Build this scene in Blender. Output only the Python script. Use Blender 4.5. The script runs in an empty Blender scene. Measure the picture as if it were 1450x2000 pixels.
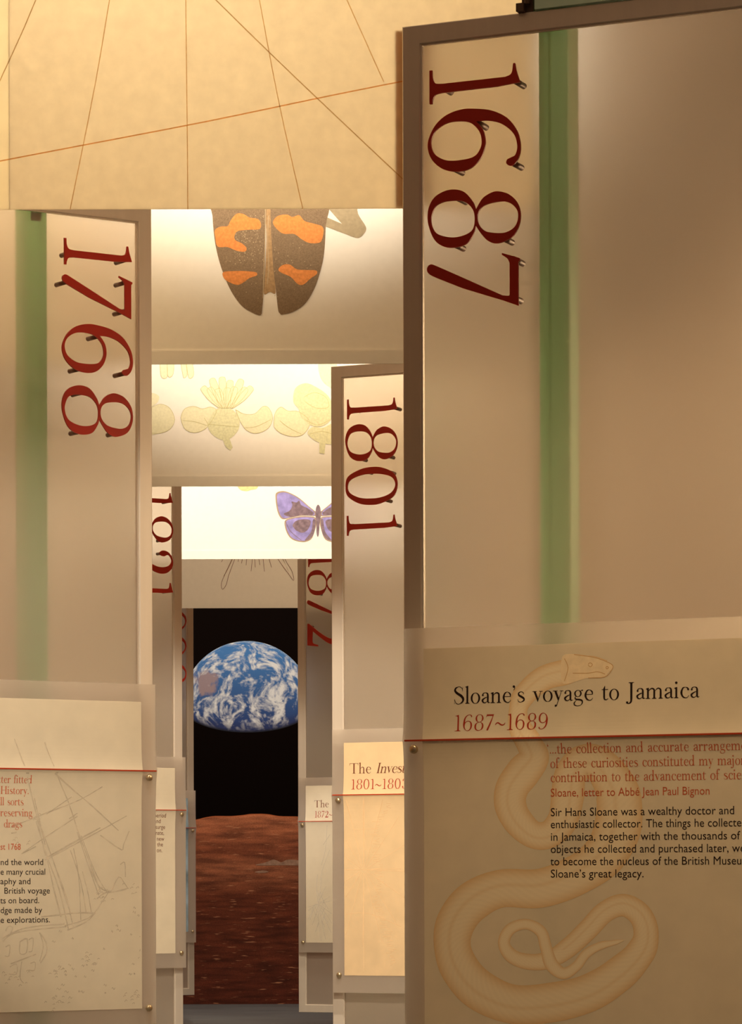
import bpy, bmesh, math, random
from mathutils import Vector, Matrix, noise
from mathutils.geometry import tessellate_polygon

random.seed(7)
S = bpy.context.scene
COL = S.collection
R = math.radians

# ------------------------------------------------------------------ camera
F = 6500.0                      # focal length in pixels of a 2000 px high frame
VX, VY = 447.0, 1712.0          # principal point (shift lens)
EYE = 1.17
cam_d = bpy.data.cameras.new('camera')
cam = bpy.data.objects.new('camera', cam_d)
COL.objects.link(cam)
cam_d.sensor_fit = 'VERTICAL'
cam_d.sensor_height = 36.0
cam_d.lens = 36.0 * F / 2000.0
cam_d.shift_x = (725.0 - VX) / 2000.0
cam_d.shift_y = (VY - 1000.0) / 2000.0
cam_d.clip_end = 200
ROT = Matrix.Rotation(R(90), 3, 'X') @ Matrix.Rotation(-0.003, 3, 'Z')
cam.matrix_world = Matrix.Translation((0, 0, EYE)) @ ROT.to_4x4()
S.camera = cam

# ------------------------------------------------------------------ exposure, world
S.view_settings.view_transform = 'Standard'
S.view_settings.look = 'None'
S.view_settings.gamma = 1.0
S.view_settings.use_curve_mapping = False
S.view_settings.exposure = 0.4
S.cycles.use_denoising = True
S.cycles.max_bounces = 14
S.cycles.transmission_bounces = 12
S.cycles.transparent_max_bounces = 12
S.cycles.sample_clamp_indirect = 4.0
W = bpy.data.worlds.new('world')
S.world = W
W.use_nodes = True
W.node_tree.nodes['Background'].inputs[0].default_value = (0.62, 0.47, 0.36, 1)
W.node_tree.nodes['Background'].inputs[1].default_value = 0.20

WARM = (1.0, 0.70, 0.37)
WARM2 = (1.0, 0.82, 0.58)


def spot(name, loc, aim, watt, angle, blend, col=WARM, rad=0.05):
    d = bpy.data.lights.new(name, 'SPOT')
    d.energy = watt; d.color = col; d.spot_size = R(angle); d.spot_blend = blend
    d.shadow_soft_size = rad
    o = bpy.data.objects.new(name, d); COL.objects.link(o)
    o.location = loc
    o.rotation_euler = (Vector(aim) - Vector(loc)).to_track_quat('-Z', 'Y').to_euler()
    return o


def area(name, loc, aim, watt, sx, sy, col=WARM):
    d = bpy.data.lights.new(name, 'AREA')
    d.energy = watt; d.color = col; d.shape = 'RECTANGLE'; d.size = sx; d.size_y = sy
    o = bpy.data.objects.new(name, d); COL.objects.link(o)
    o.location = loc
    o.rotation_euler = (Vector(aim) - Vector(loc)).to_track_quat('-Z', 'Y').to_euler()
    return o


def bay_spot(name, x, Y, Yb, edge_z, watt, blend=0.4, size=70, col=(1.0, 0.86, 0.69)):
    """ceiling spot washing the banner at Yb; the lower edge of its beam meets the cloth at edge_z"""
    z = 5.05
    a = math.atan((z - edge_z) / (Yb - Y)) - R(size / 2)
    return spot(name, (x, Y, z), (x, Yb, z - math.tan(a) * (Yb - Y)), watt, size, blend, col, 0.12)


# added unseen light behind the chart banner, brightening the cloth from behind
area('chart_back_light', (-0.25, 11.1, 4.45), (-0.2, 9.97, 4.1), 27, 1.4, 1.1, (1.0, 0.92, 0.76))
# ceiling spots, one in every bay between two banners
bay_spot('bay_spot_beetle', 0.15, 10.5, 12.99, 3.32, 780, 0.6)
bay_spot('bay_spot_flower', 0.2, 14.2, 17.06, 3.1, 560, 0.5)
bay_spot('bay_spot_butterfly', 0.15, 18.2, 20.97, 2.6, 640, 0.3)
bay_spot('bay_spot_wing', 0.15, 22.0, 24.8, 2.0, 110, 0.3)
# added overhead fill light: a low warm wash over the whole room
area('ceiling_fill', (0, 14, 5.3), (0, 14, 0), 80, 4.5, 26, (1.0, 0.64, 0.36)).rotation_euler = (0, 0, 0)
# unseen lights added behind the panels to make the panes glow
area('side_fill_first', (2.5, 11.2, 2.7), (1.1, 9.0, 2.1), 30, 1.0, 1.2, (1.0, 0.73, 0.42))
area('side_fill_second', (-1.0, 12.6, 4.6), (-0.9, 11.3, 2.4), 38, 0.9, 0.6, WARM)
area('side_fill_third', (0.95, 16.5, 4.5), (1.0, 15.0, 2.4), 42, 0.9, 0.6, WARM)
area('side_fill_fourth', (-0.95, 20.4, 4.5), (-0.9, 18.6, 2.4), 26, 0.9, 0.6, WARM)
area('side_fill_fifth', (0.95, 24.3, 4.5), (1.0, 22.6, 2.4), 10, 0.9, 0.6, WARM)
# unseen spots added to light the panel fronts, shining under the next banner
spot('passage_spot_first', (-0.9, 7.5, 3.6), (-0.45, 11.8, 1.70), 330, 27, 0.6, WARM2, 0.06)
for _n, _x, _y, _z, _w in (('passage_spot_second', 0.1, 11.4, 3.52, 430), ('passage_spot_third', 0.1, 15.0, 3.58, 400), ('passage_spot_fourth', 0.1, 18.9, 3.56, 270)):
    spot(_n, (_x, _y, _z), (0.05, _y + 3.8, _z - 2.45), _w, 39, 0.45, WARM2, 0.06)
# narrow ceiling spots raking down over the text sheets
spot('page_spot_first', (0.9, 7.2, 5.1), (1.1, 8.9, 1.0), 380, 30, 0.9, WARM, 0.08)
spot('page_spot_second', (-0.15, 10.3, 5.1), (-0.62, 11.7, 1.0), 330, 23, 0.9, WARM2, 0.08)
spot('page_spot_third', (0.35, 13.5, 5.1), (0.62, 15.1, 1.5), 560, 26, 0.9, WARM2, 0.08)
spot('page_spot_fourth', (-0.1, 17.5, 5.1), (-0.45, 19.0, 1.4), 280, 26, 0.9, WARM2, 0.08)
spot('page_spot_fifth', (0.3, 21.4, 5.1), (0.55, 23.0, 1.4), 210, 26, 0.9, WARM2, 0.08)
spot('page_spot_sixth', (-0.1, 25.2, 5.1), (-0.35, 26.5, 1.4), 250, 26, 0.9, WARM2, 0.08)
area('downlight_mural', (0.2, 27.6, 5.0), (0.2, 30.5, 1.6), 115, 1.5, 0.5, (1.0, 0.86, 0.72))

# ------------------------------------------------------------------ materials


def mat(name):
    m = bpy.data.materials.new(name)
    m.use_nodes = True
    nt = m.node_tree
    for n in list(nt.nodes):
        nt.nodes.remove(n)
    out = nt.nodes.new('ShaderNodeOutputMaterial')
    return m, nt, out


def principled(name, col, rough=0.5, metal=0.0, spec=0.5, nscale=0, namp=0.0, stretch=None):
    m, nt, out = mat(name)
    p = nt.nodes.new('ShaderNodeBsdfPrincipled')
    p.inputs['Base Color'].default_value = (*col, 1)
    p.inputs['Roughness'].default_value = rough
    p.inputs['Metallic'].default_value = metal
    p.inputs['Specular IOR Level'].default_value = spec
    nt.links.new(p.outputs[0], out.inputs[0])
    if namp:
        c = noise_col(nt, col, nscale, namp, stretch)
        nt.links.new(c, p.inputs['Base Color'])
    return m


def noise_col(nt, col, scale, amp, stretch=None, detail=6):
    tc = nt.nodes.new('ShaderNodeTexCoord')
    mp = nt.nodes.new('ShaderNodeMapping')
    if stretch:
        mp.inputs['Scale'].default_value = stretch
    nz = nt.nodes.new('ShaderNodeTexNoise')
    nz.inputs['Scale'].default_value = scale
    nz.inputs['Detail'].default_value = detail
    nt.links.new(tc.outputs['Object'], mp.inputs[0])
    nt.links.new(mp.outputs[0], nz.inputs[0])
    rmp = nt.nodes.new('ShaderNodeValToRGB')
    e = rmp.color_ramp.elements
    e[0].position, e[1].position = 0.3, 0.7
    e[0].color = (*[c * (1 - amp) for c in col], 1)
    e[1].color = (*[min(1, c * (1 + amp)) for c in col], 1)
    nt.links.new(nz.outputs[0], rmp.inputs[0])
    return rmp.outputs[0]


def frosted(name, col, rough, glass_share, trans_share=0.5, ior=1.45, noisy=0.0, tint=(0.97, 0.95, 0.92)):
    """acrylic: a rough see-through share and a white diffusing share"""
    m, nt, out = mat(name)
    g = nt.nodes.new('ShaderNodeBsdfGlass')
    g.inputs['Color'].default_value = (*tint, 1)
    g.inputs['Roughness'].default_value = rough
    g.inputs['IOR'].default_value = ior
    d = nt.nodes.new('ShaderNodeBsdfDiffuse'); d.inputs[0].default_value = (*col, 1)
    t = nt.nodes.new('ShaderNodeBsdfTranslucent'); t.inputs[0].default_value = (*col, 1)
    if noisy:
        c = noise_col(nt, col, 14, noisy)
        nt.links.new(c, d.inputs[0]); nt.links.new(c, t.inputs[0])
    m1 = nt.nodes.new('ShaderNodeMixShader'); m1.inputs[0].default_value = trans_share
    nt.links.new(d.outputs[0], m1.inputs[1]); nt.links.new(t.outputs[0], m1.inputs[2])
    m2 = nt.nodes.new('ShaderNodeMixShader'); m2.inputs[0].default_value = glass_share
    nt.links.new(m1.outputs[0], m2.inputs[1]); nt.links.new(g.outputs[0], m2.inputs[2])
    nt.links.new(m2.outputs[0], out.inputs[0])
    return m


def cloth(name, col, trans=0.35, nscale=18, namp=0.05, stretch=None):
    m, nt, out = mat(name)
    d = nt.nodes.new('ShaderNodeBsdfDiffuse')
    t = nt.nodes.new('ShaderNodeBsdfTranslucent')
    c = noise_col(nt, col, nscale, namp, stretch)
    nt.links.new(c, d.inputs[0]); nt.links.new(c, t.inputs[0])
    m1 = nt.nodes.new('ShaderNodeMixShader'); m1.inputs[0].default_value = trans
    nt.links.new(d.outputs[0], m1.inputs[1]); nt.links.new(t.outputs[0], m1.inputs[2])
    nt.links.new(m1.outputs[0], out.inputs[0])
    return m


def ink(name, col, namp=0.0, nscale=60):
    return principled(name, col, 0.8, 0, 0.1, nscale, namp)


M = {}
M['alu'] = principled('satin_aluminium', (0.78, 0.72, 0.66), 0.38, 0.45, 0.5, 30, 0.03, (1, 1, 0.03))
M['bead'] = principled('dark_bead', (0.30, 0.22, 0.16), 0.5)
M['pane'] = frosted('frosted_pane', (0.88, 0.80, 0.72), 0.20, 0.70, 0.5)
M['sheet'] = frosted('frosted_sheet', (0.86, 0.80, 0.76), 0.55, 0.72, 0.5)
M['page'] = frosted('printed_page', (0.90, 0.83, 0.70), 0.5, 0.10, 0.35, 1.45, 0.03)
M['page_tan'] = frosted('printed_chart_page', (0.90, 0.72, 0.48), 0.5, 0.08, 0.3, 1.45, 0.05)
M['page_blue'] = principled('printed_blue_page', (0.30, 0.42, 0.55), 0.6, 0, 0.3, 6, 0.6)
M['red'] = principled('red_paint', (0.47, 0.024, 0.012), 0.38, 0, 0.4)
M['peg'] = principled('dark_peg', (0.16, 0.06, 0.04), 0.35, 0.3)
M['brass'] = principled('pin_metal', (0.75, 0.62, 0.42), 0.3, 0.9)
M['green'] = frosted('green_glass', (0.50, 0.74, 0.52), 0.35, 0.4, 0.6, 1.3, 0.03, (0.62, 0.82, 0.64))
M['teal'] = principled('teal_steel', (0.66, 0.95, 0.84), 0.45, 0, 0.4, 9, 0.05)
M['dark'] = principled('dark_steel', (0.10, 0.06, 0.04), 0.5, 0.3)
M['line'] = ink('red_line_ink', (0.42, 0.05, 0.018))
M['ink_black'] = ink('black_ink', (0.022, 0.012, 0.010))
M['ink_red'] = ink('dark_red_ink', (0.36, 0.035, 0.018))
M['ink_orange'] = ink('orange_red_ink', (0.52, 0.105, 0.045))
M['ink_brown'] = ink('brown_ink', (0.16, 0.045, 0.02))
M['ink_pencil'] = ink('pencil_ink', (0.54, 0.47, 0.38), 0.15, 40)
M['ink_map'] = ink('chart_ink', (0.78, 0.55, 0.33), 0.05, 40)
M['ink_faint'] = ink('faint_grey_ink', (0.62, 0.57, 0.50), 0.05, 40)

# ------------------------------------------------------------------ helpers


def link(o, parent=None):
    COL.objects.link(o)
    if parent is not None:
        o.parent = parent
    return o


def mesh_obj(name, verts, faces, m, parent=None, smooth=False):
    me = bpy.data.meshes.new(name)
    me.from_pydata([tuple(v) for v in verts], [], faces)
    me.update()
    if smooth:
        me.polygons.foreach_set('use_smooth', [True] * len(me.polygons))
    if m:
        me.materials.append(m)
    return link(bpy.data.objects.new(name, me), parent)


def empty(name, loc=(0, 0, 0), rz=0):
    o = bpy.data.objects.new(name, None)
    COL.objects.link(o)
    o.location = loc
    o.rotation_euler = (0, 0, rz)
    o.empty_display_size = 0.1
    return o


def tag(o, label, cat, group=None):
    o['label'] = label
    o['category'] = cat
    if group:
        o['group'] = group
    return o


class MB:
    def __init__(self):
        self.v, self.f = [], []

    def add(self, verts, faces):
        b = len(self.v)
        self.v += [tuple(p) for p in verts]
        self.f += [tuple(i + b for i in f) for f in faces]

    def box(self, x0, x1, y0, y1, z0, z1):
        self.add([(x, y, z) for x in (x0, x1) for y in (y0, y1) for z in (z0, z1)],
                 [(0, 1, 3, 2), (4, 6, 7, 5), (0, 4, 5, 1), (2, 3, 7, 6), (0, 2, 6, 4), (1, 5, 7, 3)])

    def cyl(self, a, b, r, n=12, r2=None):
        a, b = Vector(a), Vector(b)
        r2 = r if r2 is None else r2
        d = (b - a).normalized()
        u = d.orthogonal().normalized(); w = d.cross(u)
        vs = []
        for c, rr in ((a, r), (b, r2)):
            for i in range(n):
                t = 2 * math.pi * i / n
                vs.append(c + (u * math.cos(t) + w * math.sin(t)) * rr)
        fs = [(i, (i + 1) % n, n + (i + 1) % n, n + i) for i in range(n)]
        fs += [tuple(reversed(range(n))), tuple(range(n, 2 * n))]
        self.add(vs, fs)

    def build(self, name, m, parent=None, smooth=False):
        return mesh_obj(name, self.v, self.f, m, parent, smooth)


def structure(name, mb, m):
    o = mb.build(name, m)
    o['kind'] = 'structure'
    return o


def ray(px, py):
    return (ROT @ Vector(((px - VX) / F, (VY - py) / F, -1.0))).normalized()


CAM = Vector((0, 0, EYE))


def at_depth(px, py, Y):
    d = ray(px, py)
    return CAM + d * (Y / d.y)


def catmull(pts, closed=True, n=6, corner=None):
    """pts: (x, y[, 'c']); smooth through the points, sharp at the ones flagged 'c'"""
    N = len(pts)
    P = [Vector((p[0], p[1])) for p in pts]
    C = [len(p) > 2 and p[2] == 'c' for p in pts]
    out = []
    rng = range(N if closed else N - 1)
    for i in rng:
        p1, p2 = P[i], P[(i + 1) % N]
        p0 = P[(i - 1) % N] if (closed or i > 0) else p1
        p3 = P[(i + 2) % N] if (closed or i + 2 < N) else p2
        t1 = (p2 - p1) if C[i] else (p2 - p0) * 0.5
        t2 = (p2 - p1) if C[(i + 1) % N] else (p3 - p1) * 0.5
        L = (p2 - p1).length
        if t1.length > L * 1.3: t1 = t1.normalized() * L * 1.3
        if t2.length > L * 1.3: t2 = t2.normalized() * L * 1.3
        if C[i] and C[(i + 1) % N]:
            out.append(p1)
            continue
        for k in range(n):
            t = k / n
            h00 = 2 * t**3 - 3 * t**2 + 1; h10 = t**3 - 2 * t**2 + t
            h01 = -2 * t**3 + 3 * t**2; h11 = t**3 - t**2
            out.append(p1 * h00 + t1 * h10 + p2 * h01 + t2 * h11)
    if not closed:
        out.append(P[-1])
    return out


def area2(p):
    return sum(p[i].x * p[(i + 1) % len(p)].y - p[(i + 1) % len(p)].x * p[i].y for i in range(len(p)))


def fill(loops):
    """2D verts + triangles for an outline and its holes"""
    L = []
    for k, lp in enumerate(loops):
        lp = [Vector((p[0], p[1])) for p in lp]
        if (area2(lp) > 0) != (k == 0):
            lp.reverse()
        L.append(lp)
    tris = tessellate_polygon([[Vector((p.x, p.y, 0)) for p in lp] for lp in L])
    flat = [p for lp in L for p in lp]
    return flat, [tuple(t) for t in tris], L


def stroke(pts, n=5):
    """brush stroke through (x, y, width): an outline polygon"""
    c = catmull([(p[0], p[1]) for p in pts], False, n)
    m = len(c)
    ws = []
    for i in range(m):
        t = i / n
        k = min(int(t), len(pts) - 2)
        f = t - k
        f = f * f * (3 - 2 * f)
        ws.append(pts[k][2] * (1 - f) + pts[k + 1][2] * f)
    A, B = [], []
    for i in range(m):
        d = (c[min(i + 1, m - 1)] - c[max(i - 1, 0)])
        d = d.normalized() if d.length > 1e-9 else Vector((1, 0))
        nrm = Vector((-d.y, d.x))
        A.append(c[i] + nrm * ws[i] / 2)
        B.append(c[i] - nrm * ws[i] / 2)
    vs = A + B
    fs = [(i, i + 1, m + i + 1, m + i) for i in range(m - 1)]
    return vs, fs


# ------------------------------------------------------------------ numerals (x right, y up, height 1)
# outlines as (up, right) read from the rotated numerals, normalised below
RAW = {
    '1': [[(505, 250, 'c'), (521, 250, 'c'), (524, 300), (540, 332), (578, 340, 'c'), (950, 340, 'c'), (978, 330), (990, 308), (996, 262, 'c'),
           (1006, 262, 'c'), (1014, 310), (1035, 382, 'c'), (900, 394, 'c'), (578, 396, 'c'), (540, 404), (525, 430), (521, 458, 'c'), (505, 458, 'c')]],
    '7': [[(932, 560, 'c'), (985, 580), (1034, 600, 'c'), (1036, 612, 'c'), (1026, 622, 'c'), (1026, 893, 'c'), (935, 852, 'c'), (700, 757, 'c'),
           (525, 668), (494, 640), (492, 610), (512, 592), (540, 602), (700, 690, 'c'), (935, 822, 'c'), (976, 828, 'c'), (976, 625, 'c'), (962, 596), (930, 570, 'c')]],
    '6': [[(1000, 1303), (1030, 1260), (1040, 1190), (1020, 1100), (960, 1012), (870, 958), (770, 936), (690, 932), (600, 958), (530, 1020), (490, 1115),
           (500, 1195), (540, 1257), (600, 1298), (680, 1313), (750, 1297), (806, 1240), (832, 1160), (825, 1090), (803, 1045), (778, 1015, 'c'), (850, 1018), (930, 1047),
           (1000, 1115), (1021, 1190), (1010, 1243), (985, 1258), (962, 1268), (956, 1290), (974, 1307)],
          [(660, 1002), (740, 1018), (795, 1075), (811, 1140), (800, 1190), (765, 1230), (690, 1243), (600, 1236), (530, 1190), (508, 1120), (530, 1055), (590, 1012)]],
    '8': [[(777, 1556, 'c'), (815, 1490), (860, 1459), (905, 1450), (970, 1475), (1020, 1535), (1040, 1612), (1030, 1690), (990, 1758), (910, 1792), (850, 1772),
           (805, 1715), (777, 1664, 'c'), (763, 1712), (720, 1776), (650, 1795), (580, 1780), (525, 1725), (490, 1610), (497, 1510), (540, 1442), (620, 1410), (700, 1428), (755, 1498)],
          [(630, 1484), (705, 1496), (755, 1548), (770, 1615), (755, 1690), (690, 1724), (610, 1722), (535, 1683), (508, 1600), (530, 1520), (570, 1491)],
          [(900, 1519), (965, 1527), (1010, 1567), (1027, 1620), (1010, 1688), (960, 1723), (900, 1724), (832, 1704), (792, 1652), (788, 1585), (822, 1537)]],
    '0': [[(395, 717), (372, 782), (300, 817), (240, 823), (175, 812), (112, 770), (98, 717), (112, 660), (180, 623), (245, 612), (310, 619), (375, 655)],
          [(383, 717), (360, 760), (305, 783), (243, 787), (180, 780), (125, 752), (110, 717), (125, 680), (185, 655), (248, 650), (305, 655), (362, 675)]],
}
_two = [[(.05, .77), (.08, .88), (.19, .965), (.34, 1.0), (.50, .97), (.62, .87), (.655, .73), (.60, .57), (.46, .39), (.23, .145, 'c'), (.50, .135), (.59, .16), (.645, .29, 'c'),
         (.69, .29, 'c'), (.65, 0, 'c'), (0, 0, 'c'), (0, .045, 'c'), (.24, .30), (.42, .53), (.485, .71), (.455, .87), (.36, .955), (.27, .96), (.175, .91), (.165, .86), (.20, .80), (.175, .72), (.10, .70)]]
GLY = {}
for ch, loops in RAW.items():
    us = [p[0] for p in loops[0]]; rs = [p[1] for p in loops[0]]
    u0, u1, r0 = min(us), max(us), min(rs)
    k = 1.0 / (u1 - u0)
    GLY[ch] = [catmull([((p[1] - r0) * k, (p[0] - u0) * k) + tuple(p[2:]) for p in lp], True, 6) for lp in loops]
GLY['2'] = [catmull(lp, True, 6) for lp in _two]
_w6 = max(p.x for p in GLY['6'][0])
GLY['9'] = [[Vector((_w6 - p.x, 1 - p.y)) for p in lp] for lp in GLY['6']]
_three = [[(.06, .80), (.10, .91), (.22, .98), (.33, 1.0), (.48, .97), (.575, .88), (.58, .76), (.51, .63), (.40, .56), (.52, .52), (.61, .42), (.62, .27), (.55, .12), (.42, .02), (.26, -.005), (.10, .05), (.02, .16), (.02, .24), (.09, .27), (.155, .23), (.15, .15), (.17, .07), (.26, .03), (.36, .05), (.44, .15), (.46, .28), (.42, .42), (.34, .50), (.22, .525), (.22, .55), (.33, .58), (.41, .67), (.43, .80), (.38, .92), (.28, .965), (.19, .93), (.18, .86), (.17, .77), (.10, .745)]]
GLY['3'] = [catmull(lp, True, 6) for lp in _three]
GW = {c: max(p.x for p in g[0]) for c, g in GLY.items()}
PEGS = {'1': [(.55, .93), (.5, .12)], '6': [(.93, .90), (.22, .52), (.92, .26)], '8': [(.93, .27), (.90, .80), (.13, .30)],
        '7': [(.12, .92), (.82, .90), (.26, .07)], '0': [(.10, .38), (.88, .75), (.15, .82)], '2': [(.10, .03), (.88, .04), (.16, .80)], '9': [(.07, .12), (.78, .48), (.08, .74)]}

# ------------------------------------------------------------------ a small serif alphabet for the printed lines
XH, CAP, ASC, DES = 430, 680, 715, -215
ST = 74


def ring(cx, cy, rx, ry, tw, th, n=28):
    o = [(cx + rx * math.cos(2 * math.pi * i / n), cy + ry * math.sin(2 * math.pi * i / n)) for i in range(n)]
    q = [(cx + (rx - tw) * math.cos(2 * math.pi * i / n), cy + (ry - th) * math.sin(2 * math.pi * i / n)) for i in range(n)]
    return ('ring', o, q)


def poly(*p):
    return ('poly', p)


def stem(x, y0, y1, w=ST, top=None, bot='s'):
    out = [poly((x, y0), (x + w, y0), (x + w, y1), (x, y1))]
    e = 52
    if bot == 's':
        out.append(poly((x - e, y0), (x + w + e, y0), (x + w + e, y0 + 16), (x + w, y0 + 40), (x, y0 + 40), (x - e, y0 + 16)))
    if top == 's':
        out.append(poly((x - e, y1), (x - e, y1 - 16), (x, y1 - 40), (x + w, y1 - 40), (x + w + e, y1 - 16), (x + w + e, y1)))
    if top == 'f':
        out.append(poly((x - 55, y1 - 32), (x, y1 - 65), (x + w, y1 - 20), (x + w, y1 + 10), (x + w - 12, y1 + 10)))
    return out


def br(*p):
    return ('stroke', p)


def dot(cx, cy, r, n=14):
    return poly(*[(cx + r * math.cos(2 * math.pi * i / n), cy + r * math.sin(2 * math.pi * i / n)) for i in range(n)])


def arch(x0, x1):
    return [br((x0, 310, 16), (x0 + 60, 385, 34), ((x0 + x1) / 2 + 30, 412, 48), (x1 - 8, 360, 66), (x1, 250, ST), (x1, 120, ST), (x1, 0, ST)),
            poly((x1 - ST / 2 - 50, 0), (x1 + ST / 2 + 50, 0), (x1 + ST / 2 + 50, 16), (x1 + ST / 2, 40), (x1 - ST / 2, 40), (x1 - ST / 2 - 50, 16))]


FONT = {
    'o': ([ring(215, 212, 195, 226, 76, 20)], 430),
    'c': ([br((345, 345, 66), (310, 392, 48), (232, 424, 20), (130, 385, 54), (76, 215, 82), (125, 62, 62), (235, 2, 32), (320, 35, 22), (370, 105, 14)), dot(338, 335, 38)], 390),
    'e': ([poly((85, 232), (362, 232), (362, 254), (85, 254)), br((352, 240, 30), (338, 345, 56), (235, 426, 20), (128, 375, 54), (76, 215, 80), (125, 66, 62), (235, 2, 34), (320, 35, 22), (368, 105, 14))], 405),
    'n': (stem(62, 0, 430, top='f') + arch(130, 350), 465),
    'm': (stem(62, 0, 430, top='f') + arch(130, 345) + arch(380, 595), 710),
    'h': (stem(62, 0, 715, top='f') + arch(130, 350), 465),
    'u': ([poly((60, 110), (134, 110), (134, 430), (60, 430)), poly((5, 430), (5, 412), (60, 395), (134, 430)),
           br((97, 140, ST), (105, 65, 66), (175, 14, 44), (250, 35, 30), (330, 110, 16))] + stem(325, 0, 430, bot='s') + [poly((270, 430), (270, 412), (325, 395), (399, 430))], 470),
    'r': (stem(62, 0, 430, top='f') + [br((130, 300, 16), (180, 380, 34), (240, 415, 40), (290, 400, 60)), dot(295, 380, 42)], 345),
    'i': (stem(62, 0, 430, top='f') + [dot(97, 610, 50)], 220),
    'l': (stem(62, 0, 715, top='f'), 215),
    'j': ([poly((62, -60), (136, -60), (136, 430), (62, 430)), poly((7, 398), (62, 365), (136, 410), (136, 440), (124, 440)), dot(97, 610, 50),
           br((99, -40, ST), (85, -140, 56), (20, -205, 26), (-50, -180, 40)), dot(-45, -165, 38)], 230),
    't': ([poly((75, 100), (149, 100), (149, 560), (130, 560), (75, 450)), poly((15, 405), (270, 405), (270, 430), (15, 430)),
           br((112, 130, ST), (122, 45, 62), (185, 6, 36), (275, 60, 14))], 290),
    's': ([br((290, 310, 14), (275, 385, 26), (180, 424, 24), (88, 365, 52), (105, 285, 72), (205, 220, 80), (295, 150, 76), (300, 70, 56), (180, 4, 22), (85, 35, 24), (55, 130, 14))], 350),
    'a': ([dot(88, 325, 38), br((82, 335, 50), (110, 395, 36), (190, 424, 22), (272, 390, 54), (292, 310, ST), (292, 180, ST), (294, 80, 70), (318, 22, 44), (385, 40, 14)),
           br((290, 255, 16), (170, 205, 44), (76, 125, 74), (98, 45, 60), (165, 14, 34), (235, 45, 22), (290, 105, 14))], 395),
    'd': ([ring(205, 212, 182, 224, 74, 20)] + stem(318, 0, 715, top='f', bot=None) + [poly((318, 0), (450, 18), (450, 34), (318, 60))], 465),
    'b': ([ring(265, 212, 182, 224, 74, 20)] + stem(58, 0, 715, top='f', bot=None), 465),
    'p': ([ring(270, 212, 182, 224, 74, 20)] + stem(62, -215, 430, top='f'), 470),
    'g': ([ring(195, 290, 150, 140, 62, 20), br((125, 175, 16), (78, 115, 38), (120, 62, 54), (250, 45, 64), (352, 5, 62), (372, -85, 44), (300, -180, 24), (180, -208, 24), (70, -170, 40), (48, -90, 48), (110, -5, 20), (150, 50, 14)),
           br((300, 385, 16), (350, 418, 30), (395, 412, 50))], 420),
    'v': ([poly((40, 430), (125, 430), (245, 95), (205, -5)), poly((330, 430), (352, 430), (215, -5), (200, 30)), poly((-5, 430), (175, 430), (175, 412), (-5, 412)), poly((265, 430), (410, 430), (410, 412), (265, 412))], 400),
    'y': ([poly((40, 430), (125, 430), (250, 95), (205, -5)), poly((330, 430), (352, 430), (150, -190), (120, -190)), dot(105, -175, 42), poly((-5, 430), (175, 430), (175, 412), (-5, 412)), poly((265, 430), (410, 430), (410, 412), (265, 412))], 400),
    'f': ([poly((75, 0), (149, 0), (149, 580), (75, 580)), poly((20, 0), (215, 0), (215, 16), (149, 40), (75, 40), (20, 16)), poly((10, 405), (255, 405), (255, 430), (10, 430)),
           br((112, 560, ST), (135, 660, 56), (205, 712, 28), (270, 695, 40)), dot(270, 675, 42)], 270),
    'S': ([br((395, 510, 14), (385, 600, 26), (320, 672, 26), (230, 694, 24), (112, 635, 62), (88, 530, 82), (180, 425, 96), (330, 325, 100), (415, 205, 92), (390, 80, 66), (255, -10, 26), (130, 25, 26), (62, 180, 14)),
           poly((385, 500), (400, 500), (405, 690), (392, 690)), poly((52, -10), (66, -10), (70, 190), (55, 190))], 490),
    'J': ([poly((120, 20), (206, 20), (206, 680), (120, 680)), poly((55, 680), (55, 664), (120, 640), (206, 640), (270, 664), (270, 680)), br((163, 60, 86), (150, -90, 70), (70, -165, 34), (0, -140, 44)), dot(0, -125, 46)], 320),
    'H': (stem(85, 0, 680, 86, 's') + stem(505, 0, 680, 86, 's') + [poly((160, 330), (520, 330), (520, 354), (160, 354))], 680),
    'T': (stem(280, 0, 680, 88) + [poly((40, 656), (608, 656), (608, 680), (40, 680)), poly((30, 680), (52, 680), (60, 640), (28, 520), (18, 520)), poly((618, 680), (596, 680), (588, 640), (620, 520), (630, 520))], 650),
    'I': (stem(100, 0, 680, 86, 's'), 300),
    '.': ([dot(90, 42, 46)], 190),
    ',': ([dot(90, 42, 46), br((128, 40, 26), (115, -50, 26), (70, -110, 12))], 190),
    '’': ([dot(85, 640, 50), br((125, 640, 26), (115, 560, 26), (65, 490, 12))], 190),
    '‘': ([dot(95, 540, 46), br((58, 545, 26), (65, 620, 26), (110, 690, 12))], 190),
    '~': ([br((20, 220, 24), (60, 290, 40), (140, 310, 52), (230, 250, 56), (310, 215, 50), (400, 240, 38), (440, 310, 20))], 470),
    ' ': ([], 250),
}
_gc = {}


def serif_glyph(ch):
    if ch in _gc:
        return _gc[ch]
    V, T = [], []
    if ch.isdigit():
        v, t, _ = fill(GLY[ch])
        w = 560 if ch != '1' else 640
        V = [(60 + p.x * w, p.y * CAP, 0) for p in v]; T = t
        adv = GW[ch] * w + 105
    else:
        comps, adv = FONT[ch]
        for c in comps:
            if c[0] == 'poly':
                v, t, _ = fill([c[1]])
            elif c[0] == 'ring':
                v, t, _ = fill([c[1], c[2]])
            else:
                v, t = stroke(c[1])
            b = len(V)
            V += [(p[0], p[1], (comps.index(c) % 5) * 0.00003) for p in v]
            T += [tuple(i + b for i in f) for f in t]
    _gc[ch] = (V, T, adv)
    return _gc[ch]


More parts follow.
